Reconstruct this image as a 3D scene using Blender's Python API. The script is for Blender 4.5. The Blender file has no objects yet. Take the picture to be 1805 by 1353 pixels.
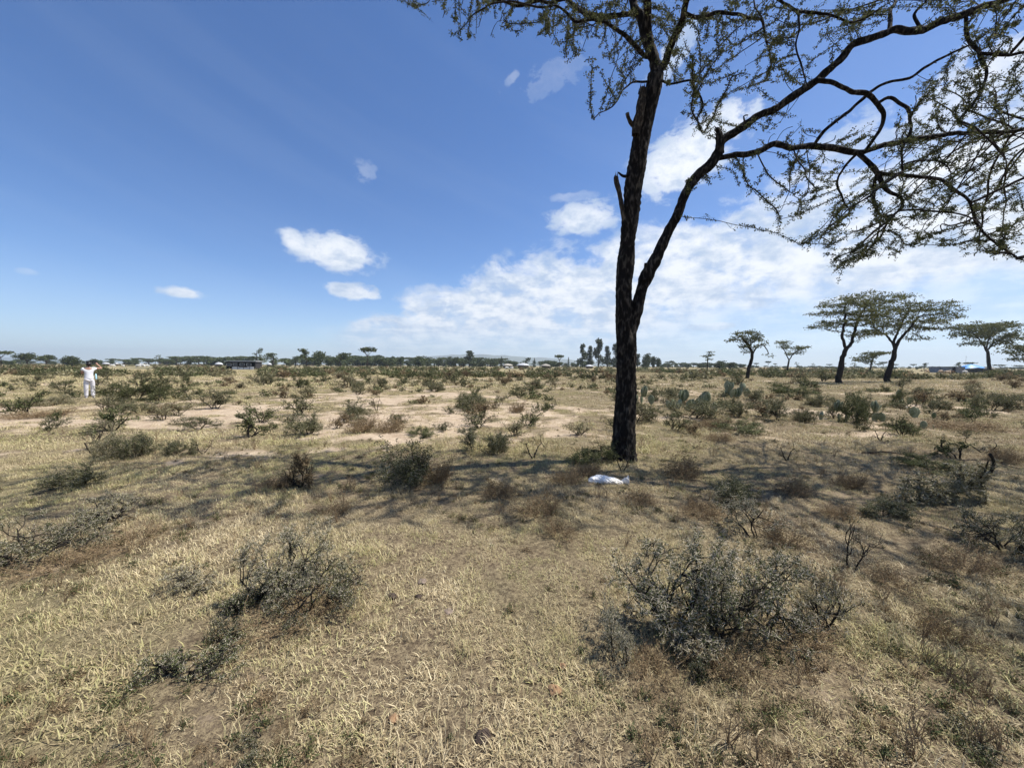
import bpy, math, random
import numpy as np
from mathutils import Vector, Matrix

# ------------------------------------------------------------------ camera, world, sun, exposure
scene = bpy.context.scene
R = math.radians
CAM_H = 1.55
FPX, CX, CY = 680.0, 902.5, 676.5            # the photograph's own focal length and centre, in its pixels
PITCH, ROLL = R(-2.74), R(0.27)
cam_data = bpy.data.cameras.new('camera')
cam_data.sensor_width = 36.0
cam_data.lens = 36.0 * FPX / 1805.0
cam_data.clip_start, cam_data.clip_end = 0.05, 60000
cam = bpy.data.objects.new('camera', cam_data)
scene.collection.objects.link(cam)
fwd = Vector((0, math.cos(PITCH), math.sin(PITCH)))
right0 = Vector((1, 0, 0)); up0 = right0.cross(fwd)
cr, sr = math.cos(ROLL), math.sin(ROLL)
right = right0 * cr + up0 * sr
up = up0 * cr - right0 * sr
M = Matrix((right, up, -fwd)).transposed().to_4x4()
M.translation = Vector((0, 0, CAM_H))
cam.matrix_world = M
scene.camera = cam

SUN_EL, SUN_AZ = 60.0, 78.0                  # azimuth clockwise from the view direction (+Y)
SUN_STRENGTH, SKY_STRENGTH, EXPOSURE = 5.0, 0.100, 0.60
az, el = R(SUN_AZ), R(SUN_EL)
to_sun = Vector((math.sin(az) * math.cos(el), math.cos(az) * math.cos(el), math.sin(el)))
sd = bpy.data.lights.new('sun', 'SUN')
sd.energy, sd.angle, sd.color = SUN_STRENGTH, R(0.53), (1.0, 0.955, 0.88)
sun = bpy.data.objects.new('sun', sd); scene.collection.objects.link(sun)
sun.rotation_euler = to_sun.to_track_quat('Z', 'Y').to_euler()
sun.location = (20, 5, 40)

vs = scene.view_settings
vs.view_transform, vs.look, vs.exposure, vs.gamma, vs.use_curve_mapping = 'Standard', 'None', EXPOSURE, 1.0, False
scene.render.engine = 'CYCLES'
DENOISE = True
scene.cycles.use_denoising = DENOISE
scene.cycles.max_bounces = 6
scene.cycles.diffuse_bounces = 3
scene.cycles.volume_bounces = 0
scene.cycles.transparent_max_bounces = 8
scene.cycles.use_adaptive_sampling = False

def pix_ray(px, py):
    return (fwd * FPX + right * (px - CX) - up * (py - CY)).normalized()
def at(px, py, Y):
    d = pix_ray(px, py); t = Y / d.y
    return Vector((d.x * t, Y, CAM_H + d.z * t))
def gp(px, py, z=0.0):
    d = pix_ray(px, py); t = (CAM_H - z) / -d.z
    return Vector((d.x * t, d.y * t, z))
def gcol(px, Y):
    """ground point seen in picture column px at depth Y"""
    p = at(px, 645, Y); return Vector((p.x, p.y, 0))
def project(P):
    P = np.asarray(P, float); v = P - np.array((0, 0, CAM_H))
    zf = v @ np.array(fwd); zf = np.where(zf < 0.05, 0.05, zf)
    return CX + FPX * (v @ np.array(right)) / zf, CY - FPX * (v @ np.array(up)) / zf
def azel(px, py):
    d = pix_ray(px, py); return math.degrees(math.atan2(d.x, d.y)), math.degrees(math.asin(d.z))

# ------------------------------------------------------------------ node helper
class NV:
    """a socket with arithmetic"""
    def __init__(s, nt, sock): s.nt, s.s = nt, sock
    def _m(s, op, *a, clamp=False):
        n = s.nt.nodes.new('ShaderNodeMath'); n.operation = op; n.use_clamp = clamp
        for i, v in enumerate((s,) + a):
            if isinstance(v, NV): s.nt.links.new(v.s, n.inputs[i])
            else: n.inputs[i].default_value = v
        return NV(s.nt, n.outputs[0])
    def __add__(s, o): return s._m('ADD', o)
    def __sub__(s, o): return s._m('SUBTRACT', o)
    def __mul__(s, o): return s._m('MULTIPLY', o)
    def __truediv__(s, o): return s._m('DIVIDE', o)
    __radd__ = __add__; __rmul__ = __mul__
    def pow(s, o): return s._m('POWER', o)
    def max(s, o): return s._m('MAXIMUM', o)
    def min(s, o): return s._m('MINIMUM', o)
    def abs(s): return s._m('ABSOLUTE')
    def ramp(s, a, b, c=0.0, d=1.0, smooth=True):
        n = s.nt.nodes.new('ShaderNodeMapRange'); n.interpolation_type = 'SMOOTHSTEP' if smooth else 'LINEAR'
        s.nt.links.new(s.s, n.inputs[0])
        for i, v in enumerate((a, b, c, d)):
            if isinstance(v, NV): s.nt.links.new(v.s, n.inputs[i + 1])
            else: n.inputs[i + 1].default_value = v
        return NV(s.nt, n.outputs[0])
def node(nt, typ, out=0, ins=None, **props):
    n = nt.nodes.new(typ)
    for k, v in props.items(): setattr(n, k, v)
    for k, v in (ins or {}).items():
        if isinstance(v, NV): nt.links.new(v.s, n.inputs[k])
        else: n.inputs[k].default_value = v
    return NV(nt, n.outputs[out])
def noise(nt, vec, scale, detail=4, rough=0.55, dist=0.0, w=None):
    ins = {'Vector': vec, 'Scale': scale, 'Detail': detail, 'Roughness': rough, 'Distortion': dist}
    if w is not None: return node(nt, 'ShaderNodeTexNoise', 0, {**ins, 'W': w}, noise_dimensions='4D')
    return node(nt, 'ShaderNodeTexNoise', 0, ins)
def mixc(nt, f, a, b):
    n = nt.nodes.new('ShaderNodeMix'); n.data_type = 'RGBA'
    for i, v in ((0, f), (6, a), (7, b)):
        if isinstance(v, NV): nt.links.new(v.s, n.inputs[i])
        else: n.inputs[i].default_value = (*v, 1) if isinstance(v, (tuple, list)) and len(v) == 3 else v
    return NV(nt, n.outputs[2])

# ------------------------------------------------------------------ sky and clouds (the sky itself, all round)
world = bpy.data.worlds.new('World'); scene.world = world; world.use_nodes = True
wt = world.node_tree; wt.nodes.clear()
sky = wt.nodes.new('ShaderNodeTexSky'); sky.sky_type = 'NISHITA'; sky.sun_disc = False
sky.sun_elevation, sky.sun_rotation = el, az
sky.altitude = 1800; sky.air_density = 1.0; sky.dust_density = 0.5; sky.ozone_density = 3.0
tc = node(wt, 'ShaderNodeTexCoord', 0)
sep = wt.nodes.new('ShaderNodeSeparateXYZ'); wt.links.new(tc.s, sep.inputs[0])
dx, dy, dz = (NV(wt, sep.outputs[i]) for i in range(3))
AZ = dx._m('ARCTAN2', dy) * 57.29578
EL = dz._m('ARCSINE') * 57.29578
den = dz.max(0.0) + 0.10
cvec = node(wt, 'ShaderNodeCombineXYZ', 0, {0: dx / den, 1: dy / den, 2: dz * 0.0})
cvec2 = node(wt, 'ShaderNodeCombineXYZ', 0, {0: AZ * 0.1, 1: EL * 0.16, 2: 0.0})
n1 = noise(wt, cvec, 1.7, 9, 0.62, 0.25)
n2 = noise(wt, cvec2, 1.35, 8, 0.6, 0.3)
n3 = noise(wt, cvec2, 3.2, 7, 0.62, 0.2)
nstreak = noise(wt, node(wt, 'ShaderNodeCombineXYZ', 0, {0: AZ * 0.03 + EL * 0.03, 1: EL * 0.22 + AZ * 0.07, 2: 3.0}), 1.0, 4, 0.5)
# the big bank, low in the middle and rising to the right
top = (AZ + 25.0).ramp(0, 24, 4.4, 14.5, False) + (AZ - 1.0).ramp(0, 50, 0, 7.5, False)
bank = (EL - top + (n2 - 0.5) * 15.0 + (n3 - 0.5) * 6.0).ramp(2.0, -1.6, 0, 1) * AZ.ramp(-29, -20)
lowfade = EL.ramp(1.0, 7.0, 0.5, 1.0)
body = (n2 * 0.5 + n3 * 0.28 + n1 * 0.3).ramp(0.40, 0.54, 0.55, 1.0)
bank = bank * lowfade * body
# the right side thins out below the bank
gap = (EL + AZ * -0.03 + (n2 - 0.5) * 12).ramp(9.0, 5.0, 0, 1) * AZ.ramp(15, 32)
bank = bank * (gap * -0.5 + 1.0)
# single clouds: azimuth, elevation, half width, half height (degrees), tilt, opacity
puffs = []
def puff(px, py, hw, hh, tilt, op, rag=1.0):
    a, e = azel(px, py); a2, _ = azel(px + hw, py); _, e2 = azel(px, py - hh)
    w, h = abs(a2 - a), abs(e2 - e); ct, st = math.cos(R(tilt)), math.sin(R(tilt))
    ax, ex = AZ - a, EL - e
    u = (ax * ct + ex * st) / w; v = (ex * ct - ax * st) / h
    d = (u * u + v * v)._m('SQRT') + (n3 - 0.5) * (1.9 * rag) + (n2 - 0.5) * 0.6 * rag
    puffs.append(d.ramp(1.15, 0.62, 0, op))
puff(592, 446, 78, 34, -4, 1.0, 0.9); puff(520, 425, 34, 20, -35, 0.95, 0.9)
puff(624, 514, 52, 15, -8, 0.95, 1.3)
puff(326, 516, 42, 11, 0, 0.9, 1.0)
puff(645, 303, 24, 18, 0, 0.2, 1.8)
puff(1030, 386, 62, 32, 0, 0.95, 1.0)
puff(975, 132, 55, 30, 15, 0.16, 2.4)
puff(1195, 285, 105, 58, 16, 1.0, 1.1); puff(1255, 235, 80, 40, 20, 0.9, 1.2)
puff(1010, 347, 40, 10, 0, 0.3, 1.4); puff(905, 135, 14, 12, 30, 0.25, 1.4)
puff(48, 478, 24, 7, 0, 0.22, 1.0)
puff(1660, 200, 170, 60, 22, 0.7, 2.0); puff(1500, 250, 90, 40, 15, 0.6, 1.6)
puff(1760, 130, 90, 50, 22, 0.8, 1.6); puff(1190, 90, 50, 36, 40, 0.65, 1.8)
puff(1250, 575, 50, 10, 0, 0.8, 0.6); puff(1190, 580, 30, 12, 0, 0.5, 1.0)
cl = bank
for p in puffs: cl = cl.max(p)
# the rest of the sky carries scattered cloud of the same kind
far = (n1 + (n3 - 0.5) * 0.25).ramp(0.60, 0.74, 0, 0.8) * (AZ.abs()).ramp(62, 80)
cl = cl.max(far)
veil = nstreak.ramp(0.42, 0.75, 0.0, 0.05) * EL.ramp(50, 25) + EL.ramp(14, 0, 0.0, 0.22)
veil = veil + AZ.ramp(0, 55, 0, 0.10)
cl = cl.max(0.0).min(1.0)
shade = (n3 * 0.55 + n1 * 0.45).ramp(0.38, 0.60)
ccol = mixc(wt, shade, (0.46, 0.57, 0.75), (0.88, 0.91, 0.96))
hs = node(wt, 'ShaderNodeHueSaturation', 0, {'Saturation': 1.22, 'Value': 1.06, 'Hue': 0.507}); wt.links.new(sky.outputs[0], hs.s.node.inputs['Color'])
bg1 = wt.nodes.new('ShaderNodeBackground'); bg1.inputs[1].default_value = SKY_STRENGTH; wt.links.new(hs.s, bg1.inputs[0])
bgv = wt.nodes.new('ShaderNodeBackground'); bgv.inputs[1].default_value = 0.62; bgv.inputs[0].default_value = (0.62, 0.76, 0.98, 1)
bg2 = wt.nodes.new('ShaderNodeBackground'); bg2.inputs[1].default_value = 0.74; wt.links.new(ccol.s, bg2.inputs[0])
mx0 = wt.nodes.new('ShaderNodeMixShader'); wt.links.new(veil.s, mx0.inputs[0]); wt.links.new(bg1.outputs[0], mx0.inputs[1]); wt.links.new(bgv.outputs[0], mx0.inputs[2])
mx = wt.nodes.new('ShaderNodeMixShader'); wt.links.new(cl.s, mx.inputs[0]); wt.links.new(mx0.outputs[0], mx.inputs[1]); wt.links.new(bg2.outputs[0], mx.inputs[2])
wo = wt.nodes.new('ShaderNodeOutputWorld'); wt.links.new(mx.outputs[0], wo.inputs[0])
world.cycles.sampling_method = 'MANUAL'; world.cycles.sample_map_resolution = 512

# ------------------------------------------------------------------ materials
def mat(name):
    m = bpy.data.materials.new(name); m.use_nodes = True; nt = m.node_tree; nt.nodes.clear()
    b = nt.nodes.new('ShaderNodeBsdfPrincipled'); o = nt.nodes.new('ShaderNodeOutputMaterial')
    nt.links.new(b.outputs[0], o.inputs[0])
    b.inputs['Roughness'].default_value = 0.85
    b.inputs['Specular IOR Level'].default_value = 0.25
    return m, nt, b
def put(nt, v, sock):
    if isinstance(v, NV): nt.links.new(v.s, sock)
    else: sock.default_value = (*v, 1) if isinstance(v, tuple) and len(v) == 3 else v
def pos(nt): return node(nt, 'ShaderNodeNewGeometry', 0)
def island(nt): return node(nt, 'ShaderNodeNewGeometry', 'Random Per Island')
def objco(nt): return node(nt, 'ShaderNodeTexCoord', 'Object')
def bump(nt, b, h, strength, dist):
    n = nt.nodes.new('ShaderNodeBump'); n.inputs['Strength'].default_value = strength; n.inputs['Distance'].default_value = dist
    nt.links.new(h.s, n.inputs['Height']); nt.links.new(n.outputs[0], b.inputs['Normal'])

def leaf_mat(name, a, bcol, c, transl=0.25, rough=0.6):
    """three leaf tones picked per leaf, with light passing through"""
    m, nt, b = mat(name)
    isl = island(nt); oi = node(nt, 'ShaderNodeObjectInfo', 'Random')
    col = mixc(nt, isl.ramp(0, 0.6, 0, 1, False), a, bcol)
    col = mixc(nt, isl.ramp(0.7, 1.0, 0, 1, False), col, c)
    hsv = node(nt, 'ShaderNodeHueSaturation', 0, {'Color': col, 'Value': oi.ramp(0, 1, 0.8, 1.2, False)})
    put(nt, hsv, b.inputs['Base Color']); b.inputs['Roughness'].default_value = rough; b.inputs['Specular IOR Level'].default_value = 0.06
    t = nt.nodes.new('ShaderNodeBsdfTranslucent'); nt.links.new(hsv.s, t.inputs[0])
    ms = nt.nodes.new('ShaderNodeMixShader'); ms.inputs[0].default_value = transl
    nt.links.new(b.outputs[0], ms.inputs[1]); nt.links.new(t.outputs[0], ms.inputs[2])
    nt.links.new(ms.outputs[0], next(n for n in nt.nodes if n.type == 'OUTPUT_MATERIAL').inputs[0])
    return m
def plain(name, col, rough=0.8, var=0.15, scale=6.0, bmp=0.0):
    m, nt, b = mat(name)
    n = noise(nt, objco(nt), scale, 5)
    c = mixc(nt, n.ramp(0.3, 0.7), tuple(x * (1 - var) for x in col), tuple(min(1, x * (1 + var)) for x in col))
    put(nt, c, b.inputs['Base Color']); b.inputs['Roughness'].default_value = rough
    if bmp: bump(nt, b, n, 0.6, bmp)
    return m
def bark_mat(name, dark, light, sc=1.0, thr=(0.50, 0.72)):
    m, nt, b = mat(name)
    oc = objco(nt)
    mp = node(nt, 'ShaderNodeMapping', 0, {'Vector': oc, 'Scale': (9 * sc, 9 * sc, 3.0 * sc)})
    n = noise(nt, mp, 1.6, 8, 0.7, 0.6)
    v = node(nt, 'ShaderNodeTexVoronoi', 0, {'Vector': node(nt, 'ShaderNodeMapping', 0, {'Vector': oc, 'Scale': (26 * sc, 26 * sc, 9 * sc)}), 'Scale': 1.0, 'Randomness': 1.0})
    f = (n * 0.75 + v * 0.3).ramp(thr[0], thr[1])
    put(nt, mixc(nt, f, dark, light), b.inputs['Base Color']); b.inputs['Roughness'].default_value = 0.92
    b.inputs['Specular IOR Level'].default_value = 0.12
    bump(nt, b, n + v * 0.6, 1.0, 0.02 / sc)
    return m
MAT = {}
MAT['bark'] = bark_mat('dark_acacia_bark', (0.010, 0.008, 0.007), (0.080, 0.068, 0.055))
MAT['bark_twig'] = bark_mat('acacia_twig_bark', (0.022, 0.018, 0.015), (0.075, 0.058, 0.044), 2.0)
MAT['dead_wood'] = bark_mat('dead_broken_wood', (0.030, 0.024, 0.019), (0.13, 0.105, 0.080), 1.5)
MAT['bark_far'] = plain('distant_bark', (0.055, 0.043, 0.033))
MAT['shrub_wood'] = bark_mat('shrub_stem_bark', (0.045, 0.035, 0.024), (0.19, 0.155, 0.11), 5.0)
MAT['shrub_dark'] = bark_mat('dark_shrub_bark', (0.016, 0.014, 0.012), (0.060, 0.052, 0.044), 5.0)
MAT['thorn'] = plain('pale_thorn', (0.60, 0.53, 0.41), 0.5, 0.25, 30)
MAT['leaf_acacia'] = leaf_mat('acacia_leaf', (0.058, 0.072, 0.028), (0.110, 0.120, 0.050), (0.20, 0.19, 0.085), 0.34)
MAT['leaf_far_acacia'] = leaf_mat('far_acacia_leaf', (0.080, 0.095, 0.035), (0.130, 0.135, 0.055), (0.17, 0.16, 0.07), 0.25)
MAT['leaf_grey'] = leaf_mat('grey_green_leaf', (0.062, 0.068, 0.028), (0.125, 0.126, 0.060), (0.31, 0.29, 0.17), 0.22)
MAT['leaf_green'] = leaf_mat('shrub_green_leaf', (0.052, 0.064, 0.024), (0.100, 0.112, 0.045), (0.23, 0.23, 0.12), 0.22)
MAT['leaf_silver'] = leaf_mat('silver_twig_leaf', (0.14, 0.128, 0.066), (0.26, 0.235, 0.13), (0.46, 0.415, 0.27), 0.25)
MAT['leaf_brown'] = leaf_mat('brown_weed_leaf', (0.12, 0.085, 0.050), (0.21, 0.155, 0.090), (0.37, 0.29, 0.16), 0.25)
MAT['weed_stem'] = plain('dry_weed_stem', (0.25, 0.175, 0.10), 0.8, 0.35, 20)
MAT['leaf_wood'] = leaf_mat('woodland_leaf', (0.045, 0.060, 0.026), (0.080, 0.096, 0.042), (0.11, 0.12, 0.055), 0.12)
MAT['leaf_gum'] = leaf_mat('gum_tree_leaf', (0.050, 0.062, 0.036), (0.085, 0.100, 0.060), (0.13, 0.14, 0.085), 0.12)

def grass_mat(name, green=1.0):
    m, nt, b = mat(name)
    p = pos(nt); isl = island(nt); oi = node(nt, 'ShaderNodeObjectInfo', 'Random')
    straw = mixc(nt, isl.pow(1.4), (0.37, 0.29, 0.165), (0.96, 0.83, 0.55))
    grn = mixc(nt, isl, (0.18, 0.175, 0.060), (0.54, 0.51, 0.22))
    brn = mixc(nt, isl, (0.15, 0.11, 0.07), (0.42, 0.33, 0.21))
    sx = nt.nodes.new('ShaderNodeSeparateXYZ'); nt.links.new(p.s, sx.inputs[0]); X = NV(nt, sx.outputs[0]); Y = NV(nt, sx.outputs[1])
    g1 = noise(nt, p, 0.42, 4, 0.6); g2 = noise(nt, p, 2.6, 3, 0.6)
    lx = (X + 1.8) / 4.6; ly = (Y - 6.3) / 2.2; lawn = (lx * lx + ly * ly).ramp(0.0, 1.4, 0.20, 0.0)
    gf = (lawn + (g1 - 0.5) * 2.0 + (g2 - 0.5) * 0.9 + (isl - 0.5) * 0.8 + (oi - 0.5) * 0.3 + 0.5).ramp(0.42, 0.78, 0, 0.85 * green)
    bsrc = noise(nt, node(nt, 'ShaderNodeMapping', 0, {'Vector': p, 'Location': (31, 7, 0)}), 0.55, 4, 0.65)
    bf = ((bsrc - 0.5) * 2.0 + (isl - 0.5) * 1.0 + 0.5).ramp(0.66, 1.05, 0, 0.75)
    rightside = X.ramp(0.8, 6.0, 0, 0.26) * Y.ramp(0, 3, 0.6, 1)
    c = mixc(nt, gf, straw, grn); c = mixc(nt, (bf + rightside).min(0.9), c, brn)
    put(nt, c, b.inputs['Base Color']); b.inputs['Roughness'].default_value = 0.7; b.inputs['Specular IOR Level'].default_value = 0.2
    t = nt.nodes.new('ShaderNodeBsdfTranslucent'); nt.links.new(c.s, t.inputs[0])
    ms = nt.nodes.new('ShaderNodeMixShader'); ms.inputs[0].default_value = 0.2
    nt.links.new(b.outputs[0], ms.inputs[1]); nt.links.new(t.outputs[0], ms.inputs[2])
    nt.links.new(ms.outputs[0], next(n for n in nt.nodes if n.type == 'OUTPUT_MATERIAL').inputs[0])
    return m
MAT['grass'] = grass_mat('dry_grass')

# ------------------------------------------------------------------ numpy noise
def _hash(ix, iy, seed):
    h = (ix.astype(np.int64) * 374761393 + iy.astype(np.int64) * 668265263 + seed * 144665) & 0x7fffffff
    h = ((h ^ (h >> 13)) * 1274126177) & 0x7fffffff
    return ((h ^ (h >> 16)) & 0xffff) / 65535.0
def vnoise(x, y, seed=0):
    ix, iy = np.floor(x), np.floor(y); fx, fy = x - ix, y - iy
    fx = fx * fx * (3 - 2 * fx); fy = fy * fy * (3 - 2 * fy)
    a, b_, c, d = _hash(ix, iy, seed), _hash(ix + 1, iy, seed), _hash(ix, iy + 1, seed), _hash(ix + 1, iy + 1, seed)
    return (a * (1 - fx) + b_ * fx) * (1 - fy) + (c * (1 - fx) + d * fx) * fy
def fbm(x, y, seed=0, oct=4):
    s, a, t = 0, 1, 0
    for i in range(oct):
        s = s + a * vnoise(x * 2 ** i, y * 2 ** i, seed + i * 17); t += a; a *= 0.5
    return s / t
def height(x, y):
    x, y = np.asarray(x, float), np.asarray(y, float)
    r = np.sqrt(x * x + y * y)
    return ((fbm(x * 0.35, y * 0.35, 5, 3) - 0.5) * 0.10 + (fbm(x * 2.2, y * 2.2, 9, 3) - 0.5) * 0.045) * np.clip(60 / (r + 1), 0, 1) + (fbm(x * 9, y * 9, 77, 2) - 0.5) * 0.022 * np.clip(10 / (r + 1), 0, 1)
def hz(x, y): return float(height(np.array([x]), np.array([y]))[0])

BARE = [(110,745,230,16),(330,736,120,14),(470,712,120,22),(300,708,90,10),(700,700,190,13),(560,740,70,8),(960,716,170,18),(740,742,190,12),
        (900,764,150,8),(1240,742,110,10),(640,776,90,8),(100,872,150,12),(60,1040,130,45),(370,1075,75,35),(1180,706,40,8),
        (1500,768,90,7),(1000,738,130,12),(600,668,300,5),(1000,664,140,5),(1280,656,110,3),(420,660,120,4),(1320,760,70,8),(1440,1180,110,45),(1640,718,70,6),(30,800,120,10)]
def cover(x, y):
    """1 = closed grass, 0 = bare pinkish soil"""
    c = 0.70 + (fbm(x * 0.30, y * 0.30, 21, 4) - 0.5) * 1.3 + (fbm(x * 1.7, y * 1.7, 33, 4) - 0.5) * 1.5
    for cx_, cy_, hw, hh in BARE:
        a, b_ = gp(cx_, cy_ + hh), gp(cx_, max(cy_ - hh, 651)); m_ = (a.y + b_.y) / 2
        rx = hw / FPX * m_; ry = max((b_.y - a.y) / 2, 0.25); x0 = gp(cx_, cy_).x
        d = ((x - x0) / rx) ** 2 + ((y - m_) / ry) ** 2 + (fbm(x * 1.1 / (0.3 + 0.05 * m_), y * 1.1 / (0.3 + 0.05 * m_), 57, 3) - 0.5) * 3.0
        c = c - (0.36 if cy_ < 850 else 0.34) * np.exp(-np.clip(d, 0, 9) * 1.3)
    c = c + 0.40 * np.clip((x - 0.8) / 1.2, 0, 1) * np.clip((8.5 - y) / 1.5, 0, 1)
    c = c + 0.30 * np.clip((4.0 - y) / 1.5, 0, 1) * (np.abs(x) < 1.2)
    return np.clip(c, 0, 1)

# ------------------------------------------------------------------ mesh helpers
COL = scene.collection
class MB:
    def __init__(s): s.v = []; s.q = []; s.t = []; s.qm = []; s.tm = []; s.n = 0; s.sm = []
    def add(s, v, q=None, t=None, m=0):
        v = np.asarray(v, np.float32).reshape(-1, 3); s.v.append(v)
        if q is not None and len(q): q = np.asarray(q, np.int32); s.q.append(q + s.n); s.qm.append(np.full(len(q), m, np.int32))
        if t is not None and len(t): t = np.asarray(t, np.int32); s.t.append(t + s.n); s.tm.append(np.full(len(t), m, np.int32))
        s.n += len(v)
    def mesh(s, name, mats, smooth=False):
        me = bpy.data.meshes.new(name)
        v = np.concatenate(s.v) if s.v else np.zeros((0, 3), np.float32)
        q = np.concatenate(s.q) if s.q else np.zeros((0, 4), np.int32); t = np.concatenate(s.t) if s.t else np.zeros((0, 3), np.int32)
        me.vertices.add(len(v)); me.vertices.foreach_set('co', v.ravel())
        loops = np.concatenate([q.ravel(), t.ravel()]).astype(np.int32)
        me.loops.add(len(loops)); me.loops.foreach_set('vertex_index', loops)
        st = np.concatenate([np.arange(len(q)) * 4, len(q) * 4 + np.arange(len(t)) * 3]).astype(np.int32)
        me.polygons.add(len(st)); me.polygons.foreach_set('loop_start', st)
        mi = np.concatenate(s.qm + s.tm) if (s.qm or s.tm) else np.zeros(0, np.int32)
        me.polygons.foreach_set('material_index', mi)
        me.polygons.foreach_set('use_smooth', np.full(len(st), smooth))
        for m in mats: me.materials.append(MAT[m] if isinstance(m, str) else m)
        me.update(calc_edges=True); me.validate()
        return me
    def obj(s, name, mats, parent=None, smooth=False):
        return link(name, s.mesh(name, mats, smooth), parent)
def link(name, me, parent=None):
    o = bpy.data.objects.new(name, me); COL.objects.link(o)
    if parent: o.parent = parent
    return o
def empty(name, loc=(0, 0, 0), rz=0.0, sc=1.0):
    o = bpy.data.objects.new(name, None); COL.objects.link(o); o.location = loc; o.rotation_euler = (0, 0, rz); o.scale = (sc,) * 3
    o.empty_display_size = 0.2
    return o
def tag(o, label, cat, group=None):
    o['label'] = label; o['category'] = cat
    if group: o['group'] = group
    return o
def copy_tree(o, parent=None):
    c = o.copy(); COL.objects.link(c); c.parent = parent
    for ch in o.children: copy_tree(ch, c)
    return c

def tube(mb, pts, rad, k=6, m=0, rough=0.0, rng=None, cap=True):
    P = np.asarray(pts, float); n = len(P)
    if n < 2: return
    rad = np.broadcast_to(np.asarray(rad, float), (n,))
    T = np.gradient(P, axis=0); T /= np.linalg.norm(T, axis=1)[:, None] + 1e-9
    a = np.array((0.13, 0.07, 1.0)) if abs(T[:, 2]).mean() < 0.8 else np.array((1.0, 0.1, 0.05))
    A = np.cross(T, a); A /= np.linalg.norm(A, axis=1)[:, None] + 1e-9; B = np.cross(T, A)
    th = np.linspace(0, 2 * np.pi, k, endpoint=False)
    rr = rad[:, None] * np.ones((1, k))
    if rough and rng is not None: rr = rr * (1 + rng.normal(0, rough, (n, k)))
    V = P[:, None] + rr[..., None] * (np.cos(th)[None, :, None] * A[:, None] + np.sin(th)[None, :, None] * B[:, None])
    i = np.arange(n - 1)[:, None] * k; j = np.arange(k)[None]; j2 = (j + 1) % k
    q = np.stack([i + j, i + j2, i + k + j2, i + k + j], -1).reshape(-1, 4)
    V = V.reshape(-1, 3); t = None
    if cap:
        V = np.concatenate([V, P[-1:] + T[-1:] * rad[-1] * 0.4, P[:1] - T[:1] * rad[0] * 0.1])
        c = n * k; jj = np.arange(k); j2 = (jj + 1) % k
        t = np.concatenate([np.stack([(n - 1) * k + jj, (n - 1) * k + j2, np.full(k, c)], -1), np.stack([j2, jj, np.full(k, c + 1)], -1)])
    mb.add(V, q, t, m)
def box(mb, c, s, m=0, rz=0.0):
    c = np.array(c, float); h = np.array(s, float) / 2
    v = np.array([[x, y, z] for x in (-1, 1) for y in (-1, 1) for z in (-1, 1)], float) * h
    ca, sa = math.cos(rz), math.sin(rz); v = np.stack([v[:, 0] * ca - v[:, 1] * sa, v[:, 0] * sa + v[:, 1] * ca, v[:, 2]], -1) + c
    mb.add(v, [[0, 1, 3, 2], [4, 6, 7, 5], [0, 4, 5, 1], [2, 3, 7, 6], [0, 2, 6, 4], [1, 5, 7, 3]], None, m)
def resample(P, step):
    P = np.asarray(P, float)
    if len(P) < 3:
        d = np.linalg.norm(P[1] - P[0]); n = max(2, int(d / step) + 1); return P[0] + (P[1] - P[0]) * np.linspace(0, 1, n)[:, None]
    Q = np.vstack([2 * P[0] - P[1], P, 2 * P[-1] - P[-2]]); out = []
    for i in range(1, len(Q) - 2):
        n = max(2, int(np.linalg.norm(Q[i + 1] - Q[i]) / step)); t = np.linspace(0, 1, n, endpoint=False)[:, None]
        out.append(0.5 * (2 * Q[i] + (Q[i + 1] - Q[i - 1]) * t + (2 * Q[i - 1] - 5 * Q[i] + 4 * Q[i + 1] - Q[i + 2]) * t ** 2 + (3 * Q[i] - Q[i - 1] - 3 * Q[i + 1] + Q[i + 2]) * t ** 3))
    out.append(Q[-2][None]); return np.vstack(out)
def rdir(rng, n):
    v = rng.normal(0, 1, (n, 3)); return v / (np.linalg.norm(v, axis=1)[:, None] + 1e-9)
def tufts(mb, C, rng, k=5, spread=0.03, size=0.02, m=0, flat=1.0, aspect=0.45, updir=0.0):
    """k leaf-sized pointed faces (kites) round every centre"""
    C = np.asarray(C, float)
    if len(C) == 0: return
    N = len(C) * k; C2 = np.repeat(C, k, 0)
    d = rdir(rng, N); d[:, 2] = d[:, 2] * flat + updir; d /= np.linalg.norm(d, axis=1)[:, None]
    o = C2 + d * spread * rng.uniform(0.1, 1.0, (N, 1)); s = size * rng.uniform(0.6, 1.4, (N, 1))
    w = np.cross(d, rdir(rng, N)); w /= np.linalg.norm(w, axis=1)[:, None] + 1e-9
    V = np.stack([o, o + d * s * 0.5 + w * s * aspect * 0.5, o + d * s, o + d * s * 0.5 - w * s * aspect * 0.5], 1).reshape(-1, 3)
    mb.add(V, np.arange(N * 4).reshape(-1, 4), None, m)
def spikes(mb, C, rng, k=2, L=0.04, w=0.0018, m=0, dirs=None):
    C = np.asarray(C, float)
    if len(C) == 0: return
    N = len(C) * k; C2 = np.repeat(C, k, 0); d = rdir(rng, N); d[:, 2] = d[:, 2] * 0.7 + 0.15; d /= np.linalg.norm(d, axis=1)[:, None]
    s = L * rng.uniform(0.5, 1.2, (N, 1)); a = np.cross(d, rdir(rng, N)); a /= np.linalg.norm(a, axis=1)[:, None] + 1e-9; b = np.cross(d, a)
    V = np.stack([C2 + a * w, C2 - a * 0.5 * w + b * w * 0.87, C2 - a * 0.5 * w - b * w * 0.87, C2 + d * s], 1).reshape(-1, 3)
    i = np.arange(N)[:, None] * 4
    mb.add(V, None, np.concatenate([i + np.array([[0, 1, 3]]), i + np.array([[1, 2, 3]]), i + np.array([[2, 0, 3]])]), m)

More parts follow.
